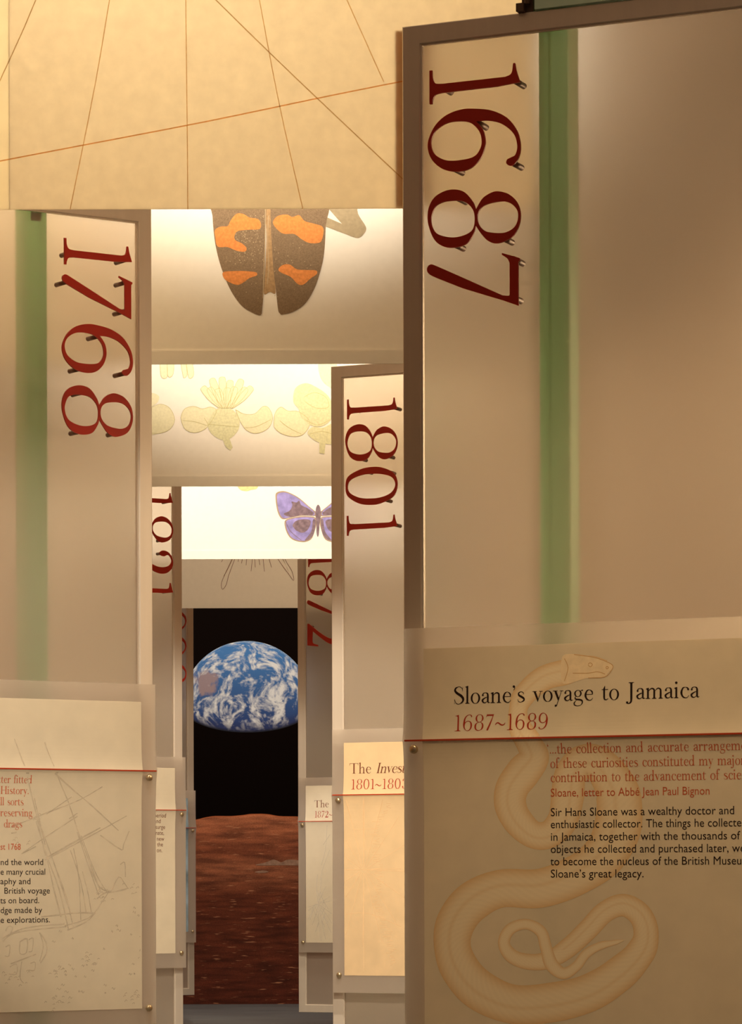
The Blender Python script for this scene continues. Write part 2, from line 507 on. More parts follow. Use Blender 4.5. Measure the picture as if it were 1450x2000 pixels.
def serif_text(s, space=300, italic=''):
    """verts, faces, width; unit = cap height"""
    V, T, x = [], [], 0.0
    for i, ch in enumerate(s):
        if ch == ' ':
            x += space
            continue
        v, t, adv = serif_glyph(ch)
        sh = 0.22 if italic and ch in italic and i >= 4 else 0.0
        b = len(V)
        V += [((x + p[0] + sh * p[1]) / CAP, p[1] / CAP, p[2]) for p in v]
        T += [tuple(k + b for k in f) for f in t]
        x += adv * (0.9 if sh else 1)
    return V, T, x / CAP


def sans_text(s):
    cu = bpy.data.curves.new('tmp_text', 'FONT')
    cu.body = s
    cu.resolution_u = 3
    o = bpy.data.objects.new('tmp_text', cu)
    COL.objects.link(o)
    dg = bpy.context.evaluated_depsgraph_get()
    me = bpy.data.meshes.new_from_object(o.evaluated_get(dg))
    V = [(v.co.x, v.co.y) for v in me.vertices]
    T = [tuple(p.vertices) for p in me.polygons]
    bpy.data.objects.remove(o); bpy.data.meshes.remove(me); bpy.data.curves.remove(cu)
    capk = 0.72
    V = [(x / capk, y / capk, 0) for x, y in V]
    return V, T, (max(v[0] for v in V) if V else 0)


# ------------------------------------------------------------------ the year panels
P_Z0, P_Z1 = 0.225, 3.525
P_W = 1.45
FRAME_W, FRAME_D = 0.053, 0.032
PANE_Y = 0.024          # pane centre behind the frame front
SHEET_Y = -0.040        # text sheet in front of the frame
DIGIT_Y = -0.062        # face of the numerals


class Panel:
    def __init__(self, side, px_edge, Y, th, label):
        self.side = side
        o = at_depth(px_edge, VY, Y)
        self.o = Vector((o.x, o.y, 0))
        rz = -R(th) if side == 'R' else R(th)
        self.rz = rz
        self.ax = Vector((math.cos(rz), math.sin(rz), 0))
        self.ay = Vector((-math.sin(rz), math.cos(rz), 0))
        self.root = tag(empty('year_panel', self.o, rz), label, 'display panel', 'year panels along the passage')
        self.sx = 1 if side == 'R' else -1
        self.z1 = 3.565 if '1768' in label else P_Z1
        self.x0, self.x1 = (0, P_W) if side == 'R' else (-P_W, 0)

    def loc(self, px, py, y):
        d = ray(px, py)
        p0 = self.o + self.ay * y
        t = (p0 - CAM).dot(self.ay) / d.dot(self.ay)
        q = CAM + d * t - self.o
        return q.dot(self.ax), q.z

    # --- frame and pane
    def body(self):
        a, b, z0, z1, w, D = self.x0, self.x1, P_Z0, self.z1, FRAME_W, FRAME_D
        mb = MB()
        O = [(a, z0), (b, z0), (b, z1), (a, z1)]
        I = [(a + w, z0 + w), (b - w, z0 + w), (b - w, z1 - w), (a + w, z1 - w)]
        for k in range(4):
            j = (k + 1) % 4
            g = 0.0005
            q = [O[k], O[j], I[j], I[k]]
            cx = sum(p[0] for p in q) / 4; cz = sum(p[1] for p in q) / 4
            q = [(p[0] + (g if cx > p[0] else -g) * 0, p[1]) for p in q]
            c = 0.0025
            # front chamfered bar
            vs = []
            for y, ins in ((c, 0), (0, c), (D, 0)):
                for (p, isO, kk) in ((q[0], 1, k), (q[1], 1, j), (q[2], 0, j), (q[3], 0, k)):
                    x, z = p
                    if ins:
                        sxx = 1 if O[kk][0] == a else -1
                        szz = 1 if O[kk][1] == z0 else -1
                        s = 1 if isO else -1
                        x += sxx * s * ins; z += szz * s * ins
                    vs.append((x, y, z))
            fs = [(4, 5, 6, 7), (8, 11, 10, 9)]
            for e in range(4):
                f = (e + 1) % 4
                fs.append((e, f, 4 + f, 4 + e))
                fs.append((8 + e, 8 + f, f, e))
            mb.add(vs, fs)
        mb.build('frame', M['alu'], self.root)
        # bead holding the pane: two thin steps inside the opening
        bd = MB()
        for ins, y0, y1, t in ((w, 0.006, 0.015, 0.004),):
            bd.box(a + ins, a + ins + t, y0, y1, z0 + ins, z1 - ins)
            bd.box(b - ins - t, b - ins, y0, y1, z0 + ins, z1 - ins)
            bd.box(a + ins + t, b - ins - t, y0, y1, z1 - ins - t, z1 - ins)
            bd.box(a + ins + t, b - ins - t, y0, y1, z0 + ins, z0 + ins + t)
        bd.build('glazing_bead', M['alu'], self.root)
        p = MB()
        p.box(a + w - 0.004, b - w + 0.004, PANE_Y - 0.004, PANE_Y + 0.004, z0 + w - 0.004, z1 - w + 0.004)
        p.build('frosted_pane', M['pane'], self.root)

    # --- numerals standing off the pane on pegs
    def digit(self, ch, pxb, pxt, py0, py1, pegs=True):
        pc = (pxb + pxt) / 2
        xb, zc = self.loc(pxb, (py0 + py1) / 2, DIGIT_Y)
        xt, _ = self.loc(pxt, (py0 + py1) / 2, DIGIT_Y)
        _, z0 = self.loc(pc, py0, DIGIT_Y)
        _, z1 = self.loc(pc, py1, DIGIT_Y)
        H = xt - xb
        kz = (z0 - z1) / GW[ch]
        flat, tris, L = fill(GLY[ch])
        pos = lambda p, y: (xb + p.y * H, y, z0 - p.x * kz)
        n = len(flat)
        vs = [pos(p, DIGIT_Y) for p in flat] + [pos(p, DIGIT_Y + 0.006) for p in flat]
        fs = [t for t in tris] + [tuple(n + i for i in reversed(t)) for t in tris]
        s = 0
        for lp in L:
            m = len(lp)
            for i in range(m):
                j = (i + 1) % m
                fs.append((s + i, s + j, n + s + j, n + s + i))
            s += m
        o = mesh_obj('numeral', vs, fs, M['red'], self.root)
        bm = bmesh.new(); bm.from_mesh(o.data)
        bmesh.ops.recalc_face_normals(bm, faces=bm.faces)
        bm.to_mesh(o.data); bm.free()
        for gx, gy in PEGS[ch] if pegs else ():
            x = xb + gy * H; z = z0 - gx * GW[ch] * kz
            g = MB()
            g.cyl((x, DIGIT_Y + 0.006, z), (x, PANE_Y - 0.004, z), 0.0085, 14)
            g.build('peg', M['peg'], o, True)

    # --- text sheet
    STEPS = (0, .002, .005, .009, .014, .02, .028, .038, .05, .065, .085, .11, .15, .2, .3)

    def prof(self, z):
        d = abs(z - self.zline)
        D = self.STEPS
        if d >= D[-1]:
            return 0.0
        k = max(i for i in range(len(D) - 1) if D[i] <= d)
        f = (d - D[k]) / (D[k + 1] - D[k])
        e = [math.exp(-D[q] / 0.042) if q < len(D) - 1 else 0.0 for q in (k, k + 1)]
        return -self.bulge * (e[0] * (1 - f) + e[1] * f)

    def sheet(self, px_edge, py_top, py_line, bulge=0.012):
        self.bulge = bulge
        ex, zt = self.loc(px_edge, py_top, SHEET_Y)
        _, self.zline = self.loc(px_edge, py_line, SHEET_Y)
        self.zt = zt
        self.zb = zt - 1.212
        xa, xb = (ex, P_W + 0.004) if self.side == 'R' else (-P_W - 0.004, ex)
        self.sx0, self.sx1 = xa, xb
        zs = self.zlist(self.zb, self.zt)
        self.sh = self.slab('text_sheet', xa, xb, zs, SHEET_Y, SHEET_Y + 0.005, M['sheet'], self.root)

    def zlist(self, zb, zt):
        zs = {round(zb, 5), round(zt, 5)}
        for d in self.STEPS:
            for s in (-1, 1):
                z = self.zline + s * d
                if zb < z < zt:
                    zs.add(round(z, 5))
        return sorted(zs)

    def slab(self, name, xa, xb, zs, ya, yb, m, parent):
        vs, fs = [], []
        for z in zs:
            p = self.prof(z)
            vs += [(xa, ya + p, z), (xb, ya + p, z), (xb, yb + p, z), (xa, yb + p, z)]
        n = len(zs)
        for i in range(n - 1):
            a = 4 * i
            for e in range(4):
                f = (e + 1) % 4
                fs.append((a + e, a + f, a + 4 + f, a + 4 + e))
        fs += [(3, 2, 1, 0), (4 * n - 4, 4 * n - 3, 4 * n - 2, 4 * n - 1)]
        return mesh_obj(name, vs, fs, m, parent)

    def page(self, px_edge, py_top, py_bot=None, m='page'):
        ex, zt = self.loc(px_edge, py_top, SHEET_Y)
        zb = self.zb + 0.045 if py_bot is None else self.loc(px_edge, py_bot, SHEET_Y)[1]
        xa, xb = (ex, P_W - 0.05) if self.side == 'R' else (-P_W + 0.05, ex)
        y = SHEET_Y - 0.0014
        self.page_o = self.slab('printed_page', xa, xb, self.zlist(zb, zt), y, y + 0.0012, M[m], self.sh)
        self.pg = (xa, xb, zb, zt)

    def on_sheet(self, name, V2, faces, m, lift=0.0006, col=None):
        """V2: local (x, z) points printed on the sheet's face"""
        vs = [(q[0], SHEET_Y - 0.0014 + self.prof(q[1]) - lift - (q[2] if len(q) > 2 else 0), q[1]) for q in V2]
        return mesh_obj(name, vs, faces, m, self.sh)

    def line(self):
        x0, x1 = self.sx0 + 0.006, self.sx1 - 0.004
        z = self.zline
        h = 0.0023
        mb = MB()
        y = SHEET_Y - self.bulge
        mb.box(x0, x1, y - 0.0022, y + 0.004, z - h, z + h)
        mb.build('red_rule', M['line'], self.sh)
        # standoff pins: under the rule and at the foot of the page
        for zz, in ((z - 0.024,), (self.pg[2] + 0.002,)):
            x = self.sx0 + 0.034 if self.side == 'R' else self.sx1 - 0.034
            g = MB()
            yy = SHEET_Y + self.prof(zz)
            g.cyl((x, 0.0, zz), (x, yy - 0.008, zz), 0.0055, 14)
            g.cyl((x, yy - 0.010, zz), (x, yy - 0.004, zz), 0.0125, 16, 0.0125)
            g.cyl((x, yy - 0.014, zz), (x, yy - 0.010, zz), 0.008, 16, 0.0125)
            g.build('standoff_pin', M['brass'], self.sh, True)

    def text(self, name, lines, m, kind='serif', lift=0.00036):
        """lines: (string, px0, py_base, px_end of the fitted substring, cap height px[, fitted substring])"""
        VV, FF = [], []
        for ln in lines:
            s, px0, py, px1, hp = ln[:5]
            fit = ln[5] if len(ln) > 5 else s
            it = ln[6] if len(ln) > 6 else ''
            if kind == 'serif':
                V, T, w = serif_text(s, italic=it)
                wf = serif_text(fit, italic=it)[2]
            else:
                V, T, w = sans_text(s)
                wf = sans_text(fit)[2]
            x0, z0 = self.loc(px0, py, SHEET_Y)
            x1, _ = self.loc(px1, py, SHEET_Y)
            _, zc = self.loc(px0, py - hp, SHEET_Y)
            kx = (x1 - x0) / wf; kz = zc - z0
            if ln[-1] == 'E':       # natural letter widths, ending at px1
                kx = kz * 0.86
                shift = (x1 - x0) - w * kx
            elif ln[-1] == 'R':       # fitted part is the end of the string: px0..px1 covers it
                shift = -(w - wf) * kx
            else:
                shift = 0
            b = len(VV)
            VV += [(x0 + shift + p[0] * kx, z0 + p[1] * kz, p[2]) for p in V]
            FF += [tuple(i + b for i in f) for f in T]
        return self.on_sheet(name, VV, FF, M[m], lift)

    def strokes(self, name, lst, m, wpx=1.2, lift=0.00018, n=4):
        """polylines of pixels, drawn as thin printed lines"""
        VV, FF = [], []
        k = 1.0
        for pts in lst:
            q = []
            for p in pts:
                x, z = self.loc(p[0], p[1], SHEET_Y)
                x2, _ = self.loc(p[0] + 1, p[1], SHEET_Y)
                q.append((x, z, (p[2] if len(p) > 2 else wpx) * abs(x2 - x)))
            v, f = stroke(q, n)
            b = len(VV)
            VV += [(p.x, p.y, (b % 977) / 977 * 0.0001) for p in v]
            FF += [tuple(i + b for i in t) for t in f]
        return self.on_sheet(name, VV, FF, M[m], lift)


# ------------------------------------------------------------------ the setting
def room():
    M['wall'] = principled('wall_paint', (0.44, 0.27, 0.145), 0.85, 0, 0.2, 3, 0.04)
    M['floor'] = principled('floor_boards', (0.11, 0.125, 0.132), 0.42, 0, 0.4, 3.0, 0.45, (0.5, 9, 1))
    M['ceil'] = principled('ceiling_paint', (0.34, 0.28, 0.22), 0.9)
    b = MB(); b.box(-3.2, 3.2, -3, 31.0, -0.1, 0); structure('floor', b, M['floor'])
    b = MB(); b.box(-3.2, 3.2, -3, 31.0, 5.4, 5.5); structure('ceiling', b, M['ceil'])
    b = MB(); b.box(-3.3, -3.2, -3, 31.0, -0.1, 5.5); structure('wall_left', b, M['wall'])
    b = MB(); b.box(3.2, 3.3, -3, 31.0, -0.1, 5.5); structure('wall_right', b, M['wall'])
    b = MB(); b.box(-3.3, 3.3, 30.6, 30.7, -0.1, 5.5); structure('wall_back', b, M['wall'])


room()

# ------------------------------------------------------------------ the panels
p1687 = Panel('R', 790.5, 9.23, 25, 'tall framed frosted panel numbered 1687 with the snake text sheet, nearest on the right')
p1687.body()
for a in (('1', 839, 1016, 128, 194), ('6', 836, 1017, 211, 332), ('8', 836, 1017, 366, 480), ('7', 835, 1016, 499, 604)):
    p1687.digit(*a)
p1687.sheet(789, 1228, 1447)
p1687.page(828, 1267)
p1687.line()
p1687.text('title_lettering', [('Sloane’s voyage to Jamaica', 886, 1375, 1368, 32.5)], 'ink_black', lift=0.0004)
p1687.text('date_lettering', [('1687~1689', 888, 1428.5, 1074, 32)], 'ink_red')
p1687.text('quotation_lettering', [
    ('‘...the collection and accurate arrangement', 1070, 1472, 1449, 19, '‘...the collection and accurate arrangem'),
    ('of these curiosities constituted my major', 1076, 1500, 1448, 19, 'of these curiosities constituted my majo'),
    ('contribution to the advancement of science.’', 1076, 1527.5, 1439, 19, 'contribution to the advancement of sci')], 'ink_orange')
p1687.text('credit_lettering', [('Sloane, letter to Abbé Jean Paul Bignon', 1076, 1556, 1387, 16.5)], 'ink_orange', 'sans')
p1687.text('body_lettering', [
    ('Sir Hans Sloane was a wealthy doctor and', 1076, 1594, 1435, 16.5),
    ('enthusiastic collector. The things he collected', 1076, 1617.5, 1449, 16.5, 'enthusiastic collector. The things he collecte'),
    ('in Jamaica, together with the thousands of', 1076, 1642, 1447, 16.5),
    ('objects he collected and purchased later, were', 1076, 1666, 1424, 16.5, 'objects he collected and purchased later,'),
    ('to become the nucleus of the British Museum,', 1076, 1690, 1449, 16.5, 'to become the nucleus of the British Museu'),
    ('Sloane’s great legacy.', 1076, 1714, 1258, 16.5)], 'ink_black', 'sans')


def snake(p):
    A = [(880, 262, 50), (800, 262, 88), (700, 288, 108), (610, 315, 104), (530, 385, 95), (505, 450, 78), (515, 520, 95), (555, 590, 112), (572, 650, 128),
         (525, 712, 145), (480, 775, 140)]
    B = [(470, 20, 135), (500, 90, 128), (565, 150, 116), (635, 150, 118), (692, 90, 128), (712, 0, 138)]
    C = [(715, 800, 140), (725, 725, 135), (775, 665, 135), (845, 675, 150), (905, 750, 170)]
    D = [(930, 0, 190), (925, 120, 200), (870, 235, 185), (760, 318, 170), (600, 378, 165), (430, 380, 160), (310, 435, 170), (240, 525, 165), (226, 625, 155), (262, 725, 165),
         (345, 812, 172), (480, 868, 165), (640, 862, 168), (800, 822, 160), (930, 742, 148), (1020, 650, 125), (1045, 570, 106), (1020, 492, 100), (950, 450, 95), (872, 478, 90),
         (800, 552, 88), (722, 625, 84), (640, 678, 75), (560, 690, 68), (482, 668, 60), (444, 612, 50), (470, 552, 48), (538, 530, 44), (600, 562, 48), (622, 630, 50), (645, 700, 58),
         (695, 738, 50), (750, 708, 42), (792, 655, 40), (850, 622, 34), (910, 608, 22), (952, 598, 5)]
    k = 2.164
    pts = [(x / k + 780, y / k + 1180, w / k) for x, y, w in A] + [(x / k + 780, y / k + 1560, w / k) for x, y, w in B] + \
          [(x / k + 780, y / k + 1180, w / k) for x, y, w in C] + [(x / k + 780, y / k + 1560, w / k) for x, y, w in D]
    n = 8
    c = catmull([(q[0], q[1]) for q in pts], False, n)
    m = len(c)
    vs, fs, cols = [], [], []
    paper = Vector((0.80, 0.68, 0.50)); edge = Vector((0.70, 0.46, 0.23)); body = Vector((0.87, 0.75, 0.56))
    NA = 12
    for i in range(m):
        t = i / n; kk = min(int(t), len(pts) - 2); f = t - kk; f = f * f * (3 - 2 * f)
        w = pts[kk][2] * (1 - f) + pts[kk + 1][2] * f
        d = (c[min(i + 1, m - 1)] - c[max(i - 1, 0)]).normalized()
        nr = Vector((-d.y, d.x))
        for a in range(NA + 1):
            s = a / NA * 2 - 1
            q = c[i] + nr * (s * w / 2)
            x, z = p.loc(q.x, q.y, SHEET_Y)
            vs.append((x, SHEET_Y + p.prof(z) - 0.00145 - 0.00015 * (i / m), z))
            e = max(0, (abs(s) - 0.35) / 0.65) ** 1.6
            col = body.lerp(edge, e * 0.85)
            if 0.0 < s < 0.35 and w > 38:                        # the belly line drawn along the thick coils
                col = col.lerp(edge, 0.30 * (1 - abs(s - 0.17) / 0.18))
            chk = ((i + a) % 2) * 0.035                          # drawn scales
            cols.append(col * (1 - chk))
    for i in range(m - 1):
        for a in range(NA):
            b = i * (NA + 1) + a
            fs.append((b, b + 1, b + NA + 2, b + NA + 1))
    # head
    o = mesh_obj('snake_drawing', vs, fs, None, p.sh)
    H = [(690, 225), (740, 211), (820, 222), (870, 238), (905, 258), (902, 275), (885, 290), (870, 308), (800, 312), (720, 335), (690, 330)]
    hv, ht, _ = fill([catmull([(x / k + 780, y / k + 1180) for x, y in H], True, 5)])
    base = len(vs)
    hvs = []
    for q in hv:
        x, z = p.loc(q.x, q.y, SHEET_Y)
        hvs.append((x, SHEET_Y + p.prof(z) - 0.00165, z))
    mtl = bpy.data.materials.new('snake_print'); mtl.use_nodes = True
    nt = mtl.node_tree
    at = nt.nodes.new('ShaderNodeAttribute'); at.attribute_name = 'print'
    bs = nt.nodes['Principled BSDF']; bs.inputs['Roughness'].default_value = 0.8; bs.inputs['Specular IOR Level'].default_value = 0.1
    nt.links.new(at.outputs['Color'], bs.inputs['Base Color'])
    ca = o.data.color_attributes.new('print', 'FLOAT_COLOR', 'POINT')
    for i, cc in enumerate(cols):
        ca.data[i].color = (*cc, 1)
    o.data.materials.append(mtl)
    M['snake_head'] = ink('snake_head_print', (0.84, 0.69, 0.49), 0.08, 50)
    ho = mesh_obj('snake_head_drawing', hvs, ht, M['snake_head'], p.sh)
    M['snake_dark'] = ink('snake_line_print', (0.58, 0.36, 0.17))
    zz = lambda L: [(x / k + 780, y / k + 1180) for x, y in L]
    p.strokes('snake_face_lines', [zz([(735, 292), (800, 292), (840, 286), (872, 296)]), zz([(700, 230), (715, 270), (700, 325)]), zz([(800, 255), (808, 248), (818, 255), (810, 265), (800, 258)]),
                                   zz([(875, 268), (880, 263), (886, 268), (880, 274), (875, 269)]), zz([(740, 213), (820, 224), (870, 240), (903, 258), (900, 278), (870, 308), (800, 312)])], 'snake_dark', 1.3, 0.0003)


snake(p1687)

p1768 = Panel('L', 300.0, 11.93, 32, 'tall framed frosted panel numbered 1768 with the ship sketch sheet, nearest on the left')
p1768.body()
for a in (('1', 126, 258, 472, 523), ('7', 122.5, 259, 534.5, 616.5), ('6', 122, 260, 634.5, 730), ('8', 122, 260, 755.5, 851)):
    p1768.digit(*a)
p1768.sheet(303.5, 1337, 1506)
p1768.page(275.5, 1371, 1970)
p1768.line()
p1768.text('quotation_lettering', [
    ('better fitted', 0, 1529, 61, 15, 'ter fitted', '', 'R'), ('Natural History.'[8:], 0, 1550.5, 56, 15, 'History.', '', 'R'),
    ('all sorts', 0, 1572.5, 45.5, 15, 'll sorts', '', 'R'), ('preserving', 0, 1594, 63, 15, 'reserving', '', 'R'), ('drags', 7, 1616, 43, 15)], 'ink_orange')
p1768.text('credit_lettering', [('August 1768', 0, 1659.5, 40, 12.5, 'st 1768', 'R')], 'ink_orange', 'sans')
p1768.text('body_lettering', [
    ('around the world', 0, 1689.5, 84, 12.5, 'nd the world', 'R'), ('the many crucial', 0, 1708.5, 88, 12.5, 'e many crucial', 'R'),
    ('geography and', 0, 1727, 59, 12.5, 'aphy and', 'R'), ('British voyage', 7, 1745.5, 97, 12.5), ('scientists on board.', 0, 1764.5, 76, 12.5, 'ts on board.', 'R'),
    ('knowledge made by', 0, 1783.5, 82, 12.5, 'dge made by', 'R'), ('the explorations.', 0, 1802.5, 97, 12.5, 'e explorations.', 'R')], 'ink_black', 'sans')


def ship(p):
    k = 2.857
    Z = lambda L: [((x + random.uniform(-2, 2)) / k, (y + random.uniform(-2, 2)) / k + 1300) for x, y in L]
    base = [
        [(80, 410), (130, 560), (190, 780), (230, 960), (255, 1060)], [(248, 430), (270, 500), (310, 600), (380, 760), (440, 940), (500, 1100), (560, 1260)],
        [(300, 600), (400, 690), (520, 790), (660, 920)], [(60, 900), (260, 820), (440, 750), (570, 675)], [(260, 830), (400, 730)],
        [(120, 1050), (260, 950), (430, 840)], [(250, 1085), (400, 1005), (560, 920), (705, 840)], [(255, 1072), (420, 980), (560, 905)],
        [(720, 925), (690, 1000), (680, 1030), (560, 945)], [(385, 855), (430, 825)], [(390, 850), (415, 840)],
        [(200, 870), (260, 1060), (330, 1250), (380, 1470)], [(215, 870), (300, 1100), (370, 1300), (410, 1465)], [(300, 1100), (350, 1250), (390, 1380)],
        [(390, 1030), (450, 1200), (480, 1380)], [(430, 930), (480, 1080), (550, 1280)], [(450, 950), (530, 1150), (600, 1270)], [(410, 1020), (440, 1180), (450, 1420)],
        [(460, 1150), (490, 1270), (510, 1380)], [(500, 1130), (560, 1240), (620, 1260)], [(360, 1450), (450, 1425), (520, 1385), (600, 1270)], [(375, 1475), (480, 1430), (530, 1380)],
        [(230, 1400), (330, 1390), (420, 1380), (520, 1380)], [(10, 1520), (120, 1470), (230, 1450), (360, 1440)], [(15, 1540), (60, 1500), (160, 1475), (370, 1455)],
        [(220, 1490), (255, 1540), (260, 1600), (225, 1660)], [(225, 1500), (240, 1570), (220, 1650)],
        [(110, 1540), (150, 1525), (145, 1600), (110, 1605), (112, 1540)], [(160, 1530), (185, 1522), (180, 1590), (160, 1595)], [(30, 1570), (55, 1560), (50, 1620), (28, 1620)], [(60, 1665), (200, 1610)],
        [(55, 1680), (90, 1665), (90, 1720), (50, 1720)], [(120, 1650), (110, 1740), (130, 1770)], [(170, 1660), (195, 1655), (190, 1700), (160, 1700)],
        [(620, 1260), (660, 1180), (690, 1210), (715, 1245)], [(670, 1110), (695, 1100), (700, 1180)], [(30, 1480), (45, 1455), (70, 1460), (60, 1495)],
        [(190, 740), (215, 850), (250, 1000)], [(140, 600), (155, 600)], [(305, 595), (315, 600)], [(540, 1300), (580, 1270), (620, 1265), (690, 1250), (715, 1240)],
        [(90, 930), (60, 935)], [(120, 1050), (200, 1010)], [(265, 1090), (300, 1250), (340, 1400)],
    ]
    L = [Z(b) for b in base for _ in range(2)]
    TH = lambda q: [(a, b, 0.9) for a, b in Z(q)]
    # waves and scribble
    for _ in range(40):
        t = random.random()
        x = 240 + 540 * random.random()
        y0 = 1480 + 380 * random.random() if x < 480 else 1320 + 540 * random.random()
        w = random.uniform(8, 24)
        L.append(TH([(x, y0), (x + w * .35, y0 - 9), (x + w * .7, y0 + 3), (x + w, y0 - 6)]))
    for cx, cy, nn in ((570, 1290, 16), (320, 1690, 10), (500, 1640, 12), (740, 1850, 12), (330, 1880, 12), (60, 1750, 9), (130, 1740, 6), (740, 1240, 6), (210, 860, 7), (100, 970, 6)):
        for _ in range(nn):
            x, y = cx + random.gauss(0, 28), cy + random.gauss(0, 20)
            L.append(TH([(x - 7, y + 3), (x, y - 5), (x + 7, y + 1)]))
    L = [[q for q in l if q[0] < 274] for l in L]
    L = [l for l in L if len(l) > 1]
    p.strokes('ship_sketch', L, 'ink_pencil', 1.4, 0.00018, 3)


ship(p1768)

p1801 = Panel('R', 649.5, 15.38, 25, 'tall framed frosted panel numbered 1801 with the tan chart sheet, second on the right')
p1801.body()
for a in (('1', 678, 776, 777, 816), ('8', 675, 776.5, 827, 899), ('0', 675, 776.5, 912, 986), ('1', 677.5, 776, 1005, 1044)):
    p1801.digit(*a)
p1801.sheet(649, 1425, 1553)
p1801.page(672, 1451, 1905, 'page_tan')
p1801.line()
p1801.text('title_lettering', [('The Investigator', 683, 1511, 784, 20, 'The Inves', 'Investigaor')], 'ink_brown')
p1801.text('date_lettering', [('1801~1803', 686, 1542, 785, 20, '1801~180')], 'ink_red')


def chart(p):
    c = (711, 1699)
    L = []
    for k in range(16):
        a = 2 * math.pi * k / 16 + 0.02
        q = (c[0] + 95 * math.cos(a), c[1] + 150 * math.sin(a))
        f = 1.0
        if q[0] < 676: f = (676 - c[0]) / (q[0] - c[0])
        L.append([(c[0] + 6 * math.cos(a), c[1] + 6 * math.sin(a)), (c[0] + (q[0] - c[0]) * f, c[1] + (q[1] - c[1]) * f)])
    L += [[(711, 1560), (711, 1900)], [(690, 1620), (735, 1619)], [(676, 1786), (720, 1784), (784, 1810)], [(676, 1699), (784, 1697)]]
    x, y = 759, 1570
    for _ in range(70):
        L.append([(x - random.uniform(2, 13), y + random.uniform(-2, 2)), (x + random.uniform(1, 6), y)])
        y += random.uniform(3, 6)
        x = max(735, min(784, x + random.uniform(-5, 5.2)))
    p.strokes('chart_lines', L, 'ink_map', 0.9, 0.00018, 3)


chart(p1801)

p1821 = Panel('L', 357.5, 19.2, 32, 'second framed panel on the left, its dark red numerals partly hidden behind the 1768 panel')
p1821.body()
for a in (('1', 254.5, 338, 959, 991), ('8', 252, 338.5, 1001, 1058.5), ('2', 252, 338.5, 1070, 1122), ('1', 254.5, 338.5, 1135, 1167)):
    p1821.digit(*a)
p1821.sheet(362.5, 1479, 1582.5)
p1821.page(341.5, 1500, 1862)
p1821.line()
p1821.text('body_lettering', [
    ('period', 301, 1596.5, 323, 8.5, 'period', 'E'), ('and', 301, 1607.5, 313, 8.5, 'and', 'E'), ('surge', 301, 1619, 322, 8.5, 'surge', 'E'), ('climate,', 301, 1630.5, 320, 8.5, 'climate,', 'E'),
    ('new', 299, 1642, 320.5, 8.5, 'new', 'E'), ('the', 304, 1653, 318, 8.5, 'the', 'E'), ('on.', 304, 1664.5, 316.5, 8.5, 'on.', 'E')], 'ink_brown', 'sans')

p1872 = Panel('R', 583.0, 23.15, 25, 'tall framed frosted panel numbered 1872 with a pale printed sheet, third on the right')
p1872.body()
for a in (('1', 602, 673, 1080, 1106), ('8', 600, 673, 1112.5, 1162), ('7', 600, 673, 1167, 1209), ('2', 600.5, 673, 1217, 1262)):
    p1872.digit(*a)
p1872.sheet(583, 1519, 1604.5)
p1872.page(597.5, 1535, 1841)
p1872.line()
p1872.text('title_lettering', [('The', 614, 1577, 643, 13.5)], 'ink_brown')
p1872.text('date_lettering', [('1872~', 615, 1597, 643, 13, '1872')], 'ink_red')


def twig(p):
    L = []
    c = (622, 1765)
    for a, l in ((-80, 40), (-92, 44), (-60, 30), (-25, 26), (-10, 24), (150, 22), (165, 20), (110, 34), (75, 55), (60, 50), (48, 40), (85, 60), (30, 30), (130, 30)):
        t = R(a)
        b = (c[0] + l * math.cos(t), c[1] + l * math.sin(t) * 1.3)
        mid = (c[0] + l * .5 * math.cos(t) + random.uniform(-2, 2), c[1] + l * .6 * math.sin(t))
        L.append([c, mid, b])
        for _ in range(2):
            L.append([mid, (mid[0] + random.uniform(-8, 8), mid[1] + random.uniform(6, 22))])
    L += [[(640, 1612), (636, 1660), (628, 1690)], [(645, 1630), (632, 1650)], [(644, 1660), (630, 1700), (626, 1720)]]
    L = [[(max(599, q[0]), min(1838, q[1])) for q in l] for l in L]
    p.strokes('branching_drawing', L, 'ink_faint', 0.8, 0.00018, 3)


twig(p1872)

p_last = Panel('L', 379.5, 26.6, 32, 'slim framed panel with a blue printed sheet, farthest left beside the mural')
p_last.body()
for a in (('1', 304, 364, 1150, 1172), ('9', 302, 364.5, 1191, 1234), ('9', 302, 364.5, 1240, 1283), ('8', 302, 364.5, 1291, 1334)):
    p_last.digit(*a)
p_last.sheet(382, 1544, 1617)
p_last.page(367, 1559, 1820, 'page_blue')
p_last.line()

# ------------------------------------------------------------------ green posts behind the panels
GROUP_POST = 'green posts behind the panels'


def post(p, x, label, zt=3.9):
    w = 0.088
    o = p.o + p.ax * x + p.ay * 0.0
    r = tag(empty('glass_post', (o.x, o.y, 0), p.rz), label, 'post', GROUP_POST)
    y0 = FRAME_D + 0.003
    h = w / 2
    prof = [(-h, y0), (-h + .026, y0), (-h + .030, y0 + .012), (h - .030, y0 + .012), (h - .026, y0), (h, y0 + .002), (h, y0 + .07), (-h, y0 + .07)]
    n = len(prof)
    vs = [(a, b, 0.008) for a, b in prof] + [(a, b, zt) for a, b in prof]
    fs = [(i, (i + 1) % n, n + (i + 1) % n, n + i) for i in range(n)] + [tuple(reversed(range(n))), tuple(range(n, 2 * n))]
    mesh_obj('shaft', vs, fs, M['green'], r)
    b = MB(); b.box(-.09, .09, y0 - .01, y0 + .11, 0, 0.008)
    b.build('foot_plate', M['green'], r)
    c = MB()
    for z in (P_Z0 + 0.03, P_Z1 - 0.03):
        c.box(-.02, .02, FRAME_D + 0.0008, y0 + 0.002, z - .015, z + .015)
    c.build('panel_bracket', M['dark'], r)
    return r


